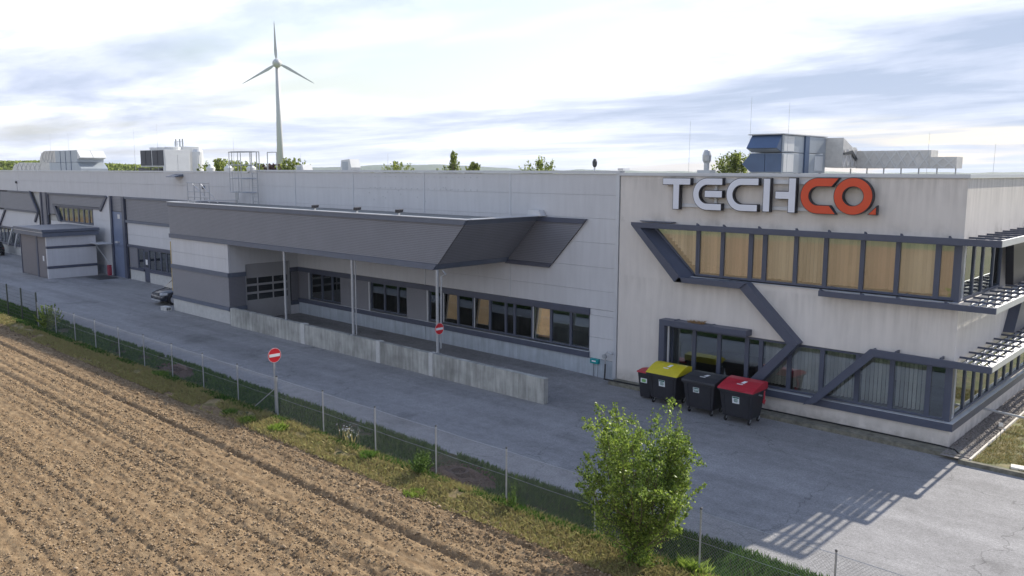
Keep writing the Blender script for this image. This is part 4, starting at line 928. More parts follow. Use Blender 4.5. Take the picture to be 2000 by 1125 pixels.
# ---- shed
Sh = empty('utility_shed', (-66.5, -2.6, 0), 'small flat-roofed grey shed with brown sliding doors standing before the hall', 'shed')
for z0, z1 in ((0.0, 0.78), (0.99, 2.36), (2.55, 3.30)):
    MB().box(-63.86, -63.66, -4.10, -0.80, z0, z1).build('wall_panel', m_concl if 0 else m_panel, Sh)
    MB().box(-63.86, -63.655, -4.50, -4.11, z0, z1).build('wall_panel', m_panel, Sh)
for z0, z1 in ((0.79, 0.98), (2.37, 2.54)): MB().box(-63.88, -63.61, -4.52, -0.80, z0, z1).build('band_trim', m_navy, Sh)
MB().box(-69.7, -63.87, -0.9, -0.8, 0, 3.3).build('wall_panel', m_panel, Sh)
MB().box(-69.8, -69.7, -4.4, -0.8, 0, 3.3).build('wall_panel', m_panel, Sh)
for x0, x1 in ((-69.65, -66.10), (-65.75, -63.95)):
    d_ = MB().box(x0, x1, -4.46, -4.40, 0.03, 3.28).build('sliding_door', mat('door_brown_grey', (0.175, 0.16, 0.165), 0.6, var=0.04), Sh)
bm = MB(); bm.box(-66.09, -65.76, -4.50, -4.38, 0, 3.3); bm.box(-69.8, -69.66, -4.50, -4.38, 0, 3.3); bm.build('door_post', m_navy, Sh)
MB().box(-64.75, -64.45, -4.48, -4.462, 1.35, 1.75).build('notice', m_swhite, Sh)
bm = MB(); bm.box(-70.1, -63.45, -4.80, -0.6, 3.31, 3.62); bm.build('roof_edge', m_trim, Sh); bm = MB(); bm.box(-70.15, -63.40, -4.85, -0.55, 3.66, 3.84); bm.build('roof_edge', m_trim, Sh)
bm = MB(); bm.box(-70.15, -63.4, -4.86, -0.55, 3.845, 3.87); bm.build('coping', m_louv, Sh); bm = MB(); bm.box(-70.12, -63.42, -4.83, -4.75, 3.62, 3.655); bm.build('gutter', m_alu, Sh)
cp = empty('door_canopy', (-63, -0.9, 2.6), 'thin pale strip canopy between the shed and the tall blue door', 'canopy')
MB().box(-63.9, -61.9, -1.3, -0.2, 2.60, 2.66).build('roof_sheet', m_alu, cp); MB().tube([(-63.4, -1.0, 2.6), (-61.9, -0.5, 1.0)], 0.025, 6).build('strut', m_galv, cp)
fe = empty('fire_hydrant_cabinet', (-61.6, -0.7, 0), 'red metal cabinet standing beside the tall blue door', 'cabinet')
MB().box(-61.85, -61.5, -0.75, -0.52, 0.12, 0.92).build('body', m_fire, fe, bevel=0.02); MB().box(-61.82, -61.53, -0.765, -0.752, 0.25, 0.85).build('door', m_fire, fe); MB().box(-61.87, -61.48, -0.77, -0.50, 0.925, 0.95).build('lid', m_fire, fe)
gr = MB()
gr.box(-63.0, -60.3, -2.0, -0.5, 0.004, 0.03)
tag(gr.build('floor_mat', m_dsteel, loc=(-61.6, -1.2, 0.004)), 'dark doormat on the asphalt before the tall blue door', 'mat')

# ================================================================ ROOF EQUIPMENT
def foil_box(bm, x0, x1, y0, y1, z0, z1): bm.box(x0, x1, y0, y1, z0, z1)
def straps_y(parent, x0, x1, z0, z1, y, pitch):
    x = x0; bm = MB()
    while x+pitch <= x1+0.01:
        bm.bar((x, y, z0), (x+pitch, y, z1), 0.05, 0.02, (0, 1, 0)); bm.bar((x, y-0.004, z1), (x+pitch, y-0.004, z0), 0.05, 0.02, (0, 1, 0)); x += pitch
    bm.build('strap', m_strap, parent)
A = empty('air_handling_unit', (-8.4, 6, 8.12), 'large grey air handling unit on the office roof with foil-wrapped duct', 'air handling unit')
for y0, y1, xo in ((4.0, 5.95, 0), (6.35, 8.0, 0.05)):
    for z0, z1 in ((8.45, 9.24), (9.26, 9.93)):
        MB().box(-9.0, -7.68+xo, y0, y1, z0, z1).build('casing', m_ahu, A, bevel=0.015)
for z0, z1 in ((8.50, 9.19), (9.31, 9.88)): MB().box(-7.678, -7.665, 4.1, 5.0, z0, z1).build('access_panel', m_wht, A)
MB().box(-7.628, -7.612, 6.9, 7.7, 8.55, 9.15).build('access_panel', m_wht, A)
MB().box(-9.02, -7.62, 5.96, 6.34, 8.45, 9.96).build('corner_casing', m_ahud, A)
MB().prism([(4.0, 9.93), (3.55, 9.42), (3.98, 9.27)], -8.98, -7.72, 'x').build('intake_hood', m_ahud, A)  # hood and doors on this side: its shade put into the dark blue
MB().prism([(3.99, 9.26), (3.56, 9.40), (3.99, 9.45)], -8.94, -7.76, 'x').build('hood_underside', m_ahu, A)
MB().box(-9.0, -8.38, 3.94, 3.99, 8.50, 9.22).build('service_door', m_ahud, A); MB().box(-8.36, -7.70, 3.94, 3.99, 8.50, 9.22).build('service_door', m_ahud, A)
MB().prism([(-9.0, 9.22), (-9.0, 8.50), (-9.35, 8.80)], 3.96, 4.8).build('outlet_hood', m_ahud, A)
MB().box(-9.1, -7.6, 3.9, 8.05, 9.94, 9.98).build('top_sheet', m_galv, A)
bm = MB()
for x in (-8.9, -7.8):
    for y in (4.1, 5.9, 7.9): bm.box(x-0.04, x+0.04, y-0.04, y+0.04, 8.12, 8.45)
bm.build('base_frame', m_dsteel, A)
Du = MB(); Du.prism([(8.0, 9.92), (9.0, 9.55), (9.4, 9.55), (10.4, 9.0), (10.4, 8.68), (9.2, 8.68), (8.0, 8.7)], -7.75, -6.9, 'x'); Du.build('duct', m_foil, A)
Du = MB(); Du.box(-6.899, -3.9, 9.5, 10.4, 8.66, 9.40); Du.build('duct', m_foil, A)
Du = MB(); Du.box(-3.899, -2.9, 9.4, 10.2, 8.66, 9.12); Du.build('duct', m_foil, A)
straps_y(A, -6.6, -3.9, 8.68, 9.38, 9.49, 0.45); straps_y(A, -3.85, -2.95, 8.68, 9.10, 9.39, 0.45)
bm = MB()
for y in np.arange(8.1, 9.5, 0.45): bm.bar((-6.89, y, 8.72), (-6.89, y+0.45, 9.45), 0.05, 0.02, (1, 0, 0)); bm.bar((-6.885, y, 9.45), (-6.885, y+0.45, 8.72), 0.05, 0.02, (1, 0, 0))
bm.build('strap', m_strap, A)
MB().prism([(8.0, 9.30), (8.9, 9.42), (9.5, 9.05), (9.3, 8.98), (8.85, 9.26), (8.0, 9.22)], -6.88, -6.84, 'x').build('torn_flap', m_dsteel, A)
bm = MB()
for x in np.arange(-7.2, -3.0, 0.7): bm.box(x-0.02, x+0.02, 9.7, 9.75, 8.12, 8.66)
tag(bm.build('duct_leg', m_galv, A), kind='stuff')

A2 = empty('air_handling_unit', (-82, 5, 8.1), 'grey double-deck ventilation unit with slanted hoods on the far left roof', 'air handling unit')
MB().box(-85.6, -79.8, 4.0, 6.5, 9.22, 10.38).build('casing', m_ahu, A2, bevel=0.02); MB().box(-87.4, -79.8, 4.0, 6.5, 8.15, 9.20).build('casing', m_ahu, A2, bevel=0.02)
for x in (-84.2, -82.8, -81.4): MB().box(x-0.03, x+0.03, 3.97, 3.998, 8.2, 10.35).build('casing_seam', m_ahud, A2)
for y0, y1 in ((4.02, 5.22), (5.26, 6.48)): MB().prism([(-79.798, 10.36), (-79.0, 9.66), (-79.798, 9.50)], y0, y1).build('intake_hood', m_wht, A2)
MB().prism([(-79.798, 9.18), (-78.9, 8.6), (-78.9, 8.12), (-79.798, 8.12)], 4.0, 6.5).build('outlet_cone', m_ahu, A2)
pts = [(-85.61, 9.22), (-85.61, 10.42), (-88.8, 10.42), (-89.8, 10.2), (-90.4, 9.7), (-90.5, 9.22)]
MB().prism(pts, 4.1, 6.0).build('duct', m_foil, A2)
pts = [(-87.41, 8.12), (-87.41, 9.2), (-97.0, 9.25), (-98.8, 9.0), (-99.5, 8.5), (-99.6, 8.12)]
MB().prism(pts, 4.1, 6.0).build('duct', m_foil, A2)
straps_y(A2, -90.0, -85.7, 9.25, 10.4, 4.08, 0.9); straps_y(A2, -98.5, -90, 8.15, 9.2, 4.08, 1.4)

Ch = empty('chiller', (-63, 5, 8.1), 'white chiller with dark coils and roof fans on the left hall roof', 'chiller')
MB().box(-65.5, -60.95, 4.0, 6.15, 8.75, 10.15).build('casing', m_wht, Ch, bevel=0.02)
for x0 in (-65.40, -64.35, -63.15, -62.1): MB().box(x0, x0+0.95, 3.95, 3.998, 8.85, 10.1).build('coil', m_coil, Ch)
for y0 in (4.05, 5.1): MB().box(-60.948, -60.92, y0, y0+1.0, 8.2, 9.75).build('service_door', m_wht, Ch)
MB().box(-61.3, -60.95, 4.0, 6.15, 8.15, 8.74).build('casing_foot', m_wht, Ch)
for x in (-64.6, -63.2, -61.8):
    MB().lathe([(0.60, 0), (0.66, 0.2), (0.60, 0.24), (0.15, 0.16)], (x, 5.1, 10.16), 20).build('fan', m_wht, Ch)
bm = MB(); bm.box(-66.5, -61.4, 4.1, 4.2, 8.6, 8.68); bm.tube([(-66.2, 4.2, 8.5), (-64, 4.2, 8.4), (-62, 4.3, 8.5)], 0.12, 8)
for x in (-66.2, -64, -62): bm.box(x-0.05, x+0.05, 4.1, 4.2, 8.1, 8.6)
bm.build('base_frame', m_dsteel, Ch)

Si = empty('silo', (-87.6, 20, 0), 'white rectangular silo tower with pipes behind the chiller', 'silo')
MB().box(-90.2, -88.0, 18.6, 20.6, 0, 11.2).build('body', m_wht, Si); MB().lathe([(0.62, 0), (0.62, 10.6), (0.45, 10.9)], (-87.2, 20.0, 0), 14).build('body', m_wht, Si, smooth=False)
for x in (-90.0, -89.0, -88.3): MB().tube([(x, 18.8, 11.2), (x, 18.8, 12.1)], 0.09, 6).build('pipe', m_galv, Si)
bm = MB()
for x in np.arange(-90, -87.9, 0.7): bm.tube([(x, 18.65, 11.2), (x, 18.65, 11.8)], 0.025, 5)
bm.tube([(-90, 18.65, 11.8), (-88, 18.65, 11.8)], 0.025, 5); bm.build('railing', m_galv, Si)
for x in (-86.4, -86.0): MB().tube([(x, 19.5, 0), (x, 19.5, 10.2)], 0.12, 8).build('pipe', m_wht, Si)

def vent_hood(x, y, z, w_, h_, lb):
    v = empty('roof_vent', (x, y, z), lb, 'roof vent', 'small vents on the hall roof')
    MB().prism([(x-w_/2, z+h_*0.45), (x-w_*0.42, z+h_*0.95), (x+w_*0.35, z+h_), (x+w_/2, z+h_*0.5), (x+w_*0.4, z+h_*0.15), (x-w_*0.4, z+h_*0.15)], y-0.4, y+0.4).build('hood', m_wht, v)
    MB().box(x-w_*0.3, x+w_*0.3, y-0.3, y+0.3, z, z+h_*0.2).build('neck', m_galv, v)
    MB().box(x-w_*0.34, x+w_*0.2, y-0.41, y-0.402, z+h_*0.25, z+h_*0.85).build('grille', m_ahu, v)
vent_hood(-46.8, 8, 8.15, 1.0, 0.75, 'white hooded roof vent right of the turbine foot, lower and farther'); vent_hood(-41.1, 8, 8.15, 1.25, 1.12, 'larger white hooded roof vent nearest the hall middle')
for x, y, lb in ((-53.3, 4, 'small white roof cowl leftmost, near the silo'), (-50.6, 4, 'small white roof cowl just left of the cage ladder'), (-47.4, 4, 'small white roof cowl seen inside the cage ladder rails')):
    v = empty('roof_cowl', (x, y, 8.1), lb, 'roof cowl', 'small cowls on the hall roof')
    MB().lathe([(0.16, 0), (0.16, 0.25), (0.30, 0.30), (0.34, 0.55), (0.12, 0.75)], (x, y, 8.1), 12).build('cap', m_wht, v)
v = empty('exhaust_cowl', (-10.4, 3, 8.1), 'steel exhaust pipe with wide rain cowl left of the big roof unit', 'exhaust')
MB().lathe([(0.11, 0.2), (0.11, 0.82)], (-10.4, 3, 8.1), 14).build('pipe', m_galv, v, smooth=False)
MB().lathe([(0.10, 0.72), (0.17, 0.84), (0.18, 1.05), (0.12, 1.24), (0.10, 1.26)], (-10.4, 3, 8.1), 14).build('cowl', m_galv, v); MB().box(-10.68, -10.12, 2.75, 3.25, 8.12, 8.56).build('curb', m_ahu, v)
v = empty('roof_pipe', (-16.05, 3, 8.1), 'thin pipe with dark onion-shaped cap on the hall roof', 'vent pipe')
MB().tube([(-16.05, 3, 8.1), (-16.05, 3, 8.72)], 0.04, 8).build('pipe', m_wht, v); MB().lathe([(0.05, 0.58), (0.10, 0.66), (0.11, 0.82), (0.05, 0.95)], (-16.05, 3, 8.1), 10).build('cap', m_dsteel, v)
RODS = [(-81.8, 12.05), (-86.8, 12.2), (-66.65, 12.06), (-62.15, 12.33), (-49.77, 10.8), (-41.1, 9.6), (-32.0, 9.5), (-11.83, 10.6), (-9.08, 11.43), (-7.49, 11.15), (-2.38, 9.85), (-0.32, 9.45)]
RL = ['rising behind the far left ventilation unit', 'leftmost, over the foil duct', 'left of the chiller', 'over the chiller fans', 'over the cage ladder', 'beside the small hooded vent', 'in the middle of the hall roof', 'left of the exhaust cowl', 'at the left edge of the big roof unit', 'behind the big roof unit', 'at the right end of the foil duct', 'at the office roof corner']
for (x, z), lb in zip(RODS, RL):
    v = empty('lightning_rod', (x, 4, 8.1), 'thin lightning rod '+lb, 'lightning rod', 'lightning rods on the roofs')
    MB().tube([(x, 4, 8.1), (x+0.02, 4, z)], 0.016 if x < -30 else 0.007, 5, 0.005).build('rod', m_galv, v); MB().lathe([(0.16, 0), (0.16, 0.08), (0.04, 0.1)], (x, 4, 8.12), 10).build('foot', m_concl, v)
# cage ladder and guard rail on the canopy roof
Ld = empty('cage_ladder', (-40.3, -0.5, 6.42), 'grey steel ladder with guard cage climbing from canopy roof to hall roof', 'ladder')
bm = MB()
for x in (-39.75, -39.15): bm.tube([(x, -0.35, 6.42), (x, -0.35, 9.6)], 0.035, 6)
bm.build('stile', m_galv, Ld)
for z in np.arange(6.6, 8.5, 0.28): MB().tube([(-39.75, -0.35, z), (-39.15, -0.35, z)], 0.018, 5).build('rung', m_galv, Ld)
for z in (7.15, 8.0, 8.8, 9.6):
    bm = MB(); bm.tube([(-39.9, -0.2, z), (-41.3, -0.4, z), (-41.5, -0.9, z), (-40.6, -1.2, z), (-39.6, -1.1, z), (-39.2, -0.4, z)], 0.03, 5); bm.build('cage_hoop', m_galv, Ld)
for x, y in ((-41.3, -0.4), (-41.45, -0.9), (-40.6, -1.18), (-39.7, -1.1)): MB().tube([(x, y, 7.15), (x, y, 9.6)], 0.025, 5).build('cage_bar', m_galv, Ld)
bm = MB()
for y in (-0.3, 0.9):
    for x in (-40.0, -38.95): bm.tube([(x, y, 8.4), (x, y, 9.6)], 0.03, 5)
    bm.tube([(-40.0, y, 9.6), (-38.95, y, 9.6)], 0.03, 5)
bm.build('exit_rail', m_galv, Ld)
MB().bar((-41.6, -0.5, 6.9), (-41.2, -0.5, 6.9), 0.03, 0.5, (0, 0, 1)).build('gate', m_galv, Ld); MB().tube([(-41.4, -0.5, 6.42), (-41.4, -0.5, 7.2)], 0.03, 5).build('post', m_galv, Ld)
Gr = empty('guard_rail', (-43.5, -1.5, 6.45), 'low grey steel railing with sloped braces on the left canopy roof', 'railing')
bm = MB()
for x in (-45.9, -45.0, -44.2, -43.0): bm.tube([(x, -1.5, 6.4), (x, -1.5, 7.68)], 0.03, 5)
for z in (6.75, 7.1, 7.68): bm.tube([(-45.9, -1.5, z), (-43.0, -1.5, z)], 0.025, 5)
bm.build('rail', m_galv, Gr)
for x in (-45.2, -44.1): MB().bar((x, -1.5, 7.6), (x+1.2, -1.0, 6.45), 0.06).build('brace', m_alu, Gr)
# annex roof the railing stands on
Ax = MB(); Ax.box(-46.5, -42.46, -2.4, -0.16, 6.2, 6.38)
for i, (x, z) in enumerate(((-27.36, 6.64), (-24.02, 6.64), (-21.05, 6.64))):
    f = empty('floodlight', (x, -4.2, 6.62), ['black floodlight on the canopy edge, leftmost of three', 'black floodlight on the canopy edge, middle of three', 'black floodlight on the canopy edge, rightmost of three'][i], 'floodlight', 'floodlights on the canopy edge')
    MB().box(x-0.03, x+0.03, -4.23, -4.17, 6.62, 6.70).build('bracket', m_swhite, f); MB().prism([(-4.32, 6.70), (-4.08, 6.74), (-4.05, 6.86), (-4.32, 6.84)], x-0.13, x+0.13, 'x').build('head', m_black, f, bevel=0.01)

# ================================================================ THINGS AT THE WALL
hy = empty('standpipe', (-12.9, -0.25, 0), 'galvanised tap standpipe with black hose at the corner between hall and office', 'standpipe')
MB().tube([(-12.9, -0.2, 0.0), (-12.9, -0.2, 1.1), (-12.8, -0.2, 1.2), (-12.55, -0.2, 1.15)], 0.035, 8).build('pipe', m_galv, hy)
MB().lathe([(0.09, -0.06), (0.09, 0.06)], (-12.9, -0.25, 1.02), 10, 'y').build('valve_wheel', m_galv, hy)
MB().tube([(-12.88, -0.22, 0.7), (-12.84, -0.3, 0.3), (-12.6, -0.66, 0.20), (-11.9, -0.5, 0.17), (-11.0, -0.45, 0.16), (-10.6, -0.45, 0.15)], 0.03, 7).build('hose', m_black_rub, hy)
tl = empty('meter_box', (-13.5, -0.1, 0.6), 'small teal box with two thin pipes on the hall base', 'meter box')
MB().box(-13.72, -13.32, -0.16, -0.002, 0.60, 0.80).build('box', m_teal, tl, bevel=0.01); MB().box(-13.62, -13.42, -0.168, -0.162, 0.68, 0.74).build('window', m_swhite, tl)
for x in (-13.62, -13.40): MB().tube([(x, -0.03, 0.6), (x, -0.03, 0.02)], 0.008, 5).build('pipe', m_dsteel, tl)

def no_entry(x, y, z, r, lb, pole=None):
    s = empty('no_entry_sign', (x, y, pole if pole is not None else z-r), lb, 'road sign', 'no entry signs')
    MB().lathe([(r, 0), (r, 0.012)], (x, y, z), 32, 'x').build('plate', [m_sred], s); MB().lathe([(r*1.0, -0.006), (r*1.0, -0.002)], (x, y, z), 32, 'x').build('back', m_galv, s)
    MB().lathe([(r*1.005, 0.0125), (r*1.005, 0.0135), ], (x, y, z), 32, 'x')
    MB().box(x+0.0125, x+0.016, y-r*0.80, y+r*0.80, z-r*0.20, z+r*0.20).build('bar', m_swhite, s)
    bm = MB(); n_ = 32
    vs_ = []; fs = []
    for k in range(n_):
        a = 2*PI*k/n_
        for rr_ in (r*0.95, r*0.985):
            vs_.append((x+0.0135, y+rr_*math.cos(a), z+rr_*math.sin(a)))
    for k in range(n_): j = (k+1) % n_; fs.append((2*k, 2*k+1, 2*j+1, 2*j))
    bm.add(vs_, fs).build('rim', m_swhite, s)
    if pole is not None:
        MB().tube([(x-0.035, y, pole), (x-0.035, y, z+r*0.6)], 0.03, 10).build('post', m_galv, s)
        MB().box(x-0.07, x-0.008, y-0.05, y+0.05, z-0.03, z+0.03).build('clamp', m_dsteel, s)
    return s
no_entry(-18.55, -11.95, 2.08, 0.26, 'red round no entry sign on its own post beside the wire fence', 0.0)
no_entry(-18.15, -4.55, 2.06, 0.24, 'red round no entry sign fixed to the right canopy post above the dock wall')

# ---- waste containers
def bin4(cx, yf, lid, lidc, lb, gap=0.0):
    """1100 litre four-wheeled container, front faces -Y"""
    b = empty('waste_container', (cx, yf+0.5, 0), lb, 'waste container', 'four-wheeled waste containers beside the office wall')
    def fr(x0, x1, y0, y1, z0, X0, X1, Y0, Y1, z1): return [(x0, y0, z0), (x1, y0, z0), (x1, y1, z0), (x0, y1, z0), (X0, Y0, z1), (X1, Y0, z1), (X1, Y1, z1), (X0, Y1, z1)]
    q = [(0, 3, 2, 1), (4, 5, 6, 7), (0, 1, 5, 4), (1, 2, 6, 5), (2, 3, 7, 6), (3, 0, 4, 7)]
    MB().add(fr(cx-0.52, cx+0.52, yf+0.12, yf+0.86, 0.20, cx-0.62, cx+0.62, yf+0.02, yf+0.98, 1.12), q).build('body', m_bin, b, bevel=0.03)
    bm = MB(); bm.box(cx-0.66, cx+0.66, yf-0.02, yf+0.04, 1.08, 1.15); bm.box(cx-0.66, cx+0.66, yf+0.96, yf+1.02, 1.08, 1.16); bm.box(cx-0.66, cx-0.61, yf+0.04, yf+0.96, 1.08, 1.15); bm.box(cx+0.61, cx+0.66, yf+0.04, yf+0.96, 1.08, 1.15)
    bm.build('rim', m_bin, b, bevel=0.012)
    # vertical ribs
    for k in (-0.42, 0.42): MB().add(fr(cx+k-0.03, cx+k+0.03, yf+0.10, yf+0.13, 0.25, cx+k*1.12-0.03, cx+k*1.12+0.03, yf+0.005, yf+0.03, 1.05), q).build('rib', m_bin, b)
    prof = []
    if lid == 'round':
        for k in range(13):
            t = k/12; prof.append((yf-0.04+1.06*t, 1.15+0.30*math.sin(min(1, t*1.25)*PI*0.5)-0.10*max(0, t-0.7)/0.3*0.6))
    elif lid == 'flat': prof = [(yf-0.05, 1.16), (yf-0.02, 1.22), (yf+0.35, 1.31), (yf+0.75, 1.36), (yf+1.0, 1.34)]
    else: prof = [(yf-0.05, 1.16), (yf-0.02, 1.20), (yf+0.25, 1.30), (yf+0.65, 1.40), (yf+0.95, 1.42), (yf+1.03, 1.38)]
    poly = prof+[(prof[-1][0], 1.165), (prof[0][0], 1.152)]
    ld = MB().prism(poly, cx-0.665, cx+0.665, 'x').build('lid', lidc, b, bevel=0.02); ORG[ld.name] = ORG[b.name]
    def top(y):
        for (a0, z0), (a1, z1) in zip(prof, prof[1:]):
            if a0 <= y <= a1: return z0+(z1-z0)*(y-a0)/(a1-a0)
        return prof[-1][1]
    y0 = yf+0.40; z0 = top(y0); y1 = yf+0.58; z1 = top(y1)
    MB().add([(cx-0.03, y0, z0+0.006), (cx+0.10, y0, z0+0.006), (cx+0.16, y1, z1+0.006), (cx+0.03, y1, z1+0.006)], [(0, 1, 2, 3)]).build('lid_emblem', m_swhite, ld)
    y0 = yf+0.30; z0 = top(y0); y1 = yf+0.34; z1 = top(y1)
    MB().add([(cx-0.12, y0, z0+0.006), (cx+0.10, y0, z0+0.006), (cx+0.10, y1, z1+0.006), (cx-0.12, y1, z1+0.006)], [(0, 1, 2, 3)]).build('lid_lettering', m_swhite, ld)
    if lid != 'round': MB().tube([(cx-0.3, yf-0.045, 1.20), (cx+0.3, yf-0.045, 1.20)], 0.015, 6).build('lid_handle', lidc, ld)
    # label
    lw, lz0, lz1 = (0.13, 0.70, 0.94) if lid != 'flat' else (0.12, 0.78, 0.96)
    off = -0.10 if lid == 'flat' else 0.0
    yl = lambda z: yf+0.12-(z-0.20)/0.92*0.10-0.006
    lab = MB().add([(cx+off-lw, yl(lz0), lz0), (cx+off+lw, yl(lz0), lz0), (cx+off+lw, yl(lz1), lz1), (cx+off-lw, yl(lz1), lz1)], [(0, 1, 2, 3)]).build('label', m_label, b); ORG[lab.name] = ORG[b.name]
    bm = MB()
    for fz, fw2, h_ in ((0.86, 0.9, 0.05), (0.60, 0.55, 0.03), (0.42, 0.6, 0.025), (0.26, 0.5, 0.025)) if lid != 'flat' else ((0.82, 0.9, 0.04), (0.50, 0.95, 0.02), (0.25, 0.8, 0.035)):
        z = lz0+(lz1-lz0)*fz; bm.add([(cx+off-lw*fw2, yl(z)-0.002, z-h_/2), (cx+off+lw*fw2, yl(z)-0.002, z-h_/2), (cx+off+lw*fw2, yl(z+h_/2)-0.002, z+h_/2), (cx+off-lw*fw2, yl(z+h_/2)-0.002, z+h_/2)], [(0, 1, 2, 3)])
    bm.build('label_print', m_text, lab)
    # lifting trunnions / side lever
    for s in (-1, 1):
        MB().tube([(cx+s*0.60, yf+0.5, 1.02), (cx+s*0.72, yf+0.5, 1.02)], 0.03, 8).build('trunnion', m_galv, b)
    MB().tube([(cx+0.66, yf+0.80, 1.12), (cx+0.70, yf+0.72, 0.92), (cx+0.68, yf+0.70, 0.74), (cx+0.66, yf+0.80, 0.66), (cx+0.66, yf+0.88, 0.80)], 0.028, 6).build('side_lever', lidc if lid != 'flat' else m_bin, b)
    for sx in (-0.44, 0.44):
        for sy in (0.20, 0.84):
            x, y = cx+sx, yf+sy
            wh = MB().lathe([(0.095, -0.022), (0.10, -0.012), (0.10, 0.012), (0.095, 0.022)], (x+0.02, y-0.02, 0.10), 18, 'x').build('wheel', m_rubber, b); ORG[wh.name] = ORG[b.name]
            MB().lathe([(0.03, -0.024), (0.03, 0.024)], (x+0.02, y-0.02, 0.10), 10, 'x').build('hub', m_galv, wh)
            bm = MB(); bm.prism([(y-0.05, 0.10), (y+0.0, 0.22), (y+0.07, 0.22), (y+0.0, 0.08)], x-0.016, x-0.008, 'x'); bm.prism([(y-0.05, 0.10), (y+0.0, 0.22), (y+0.07, 0.22), (y+0.0, 0.08)], x+0.048, x+0.056, 'x'); bm.build('caster_fork', m_galv, b)
    return b
bin4(-9.22, -1.75, 'round', m_biny, 'black waste container with rounded yellow lid')
bin4(-7.62, -1.88, 'flat', m_bin, 'all black waste container between the yellow and red lidded ones')
bin4(-6.15, -1.95, 'slope', m_binr, 'big black waste container with red lid, nearest the office corner')
b = empty('wheelie_bin', (-10.15, -1.2, 0), 'narrow black two-wheeled bin with red lid behind the yellow lidded container', 'wheelie bin')
q = [(0, 3, 2, 1), (4, 5, 6, 7), (0, 1, 5, 4), (1, 2, 6, 5), (2, 3, 7, 6), (3, 0, 4, 7)]
MB().add([(-10.38, -1.35, 0.04), (-9.95, -1.35, 0.04), (-9.95, -0.90, 0.04), (-10.38, -0.90, 0.04), (-10.46, -1.45, 1.0), (-9.88, -1.45, 1.0), (-9.88, -0.82, 1.0), (-10.46, -0.82, 1.0)], q).build('body', m_bin, b, bevel=0.02)
MB().prism([(-1.49, 1.0), (-1.47, 1.05), (-1.1, 1.10), (-0.80, 1.07), (-0.80, 1.0)], -10.49, -9.85, 'x').build('lid', m_binr, b, bevel=0.015)
lab = MB().box(-10.33, -10.05, -1.428, -1.42, 0.62, 0.82).build('label', m_label, b); ORG[lab.name] = ORG[b.name]; MB().box(-10.28, -10.10, -1.434, -1.429, 0.65, 0.76).build('label_print', m_green, lab)
for x in (-10.42, -9.90): MB().lathe([(0.1, -0.02), (0.1, 0.02)], (x, -0.85, 0.10), 14, 'x').build('wheel', m_rubber, b)

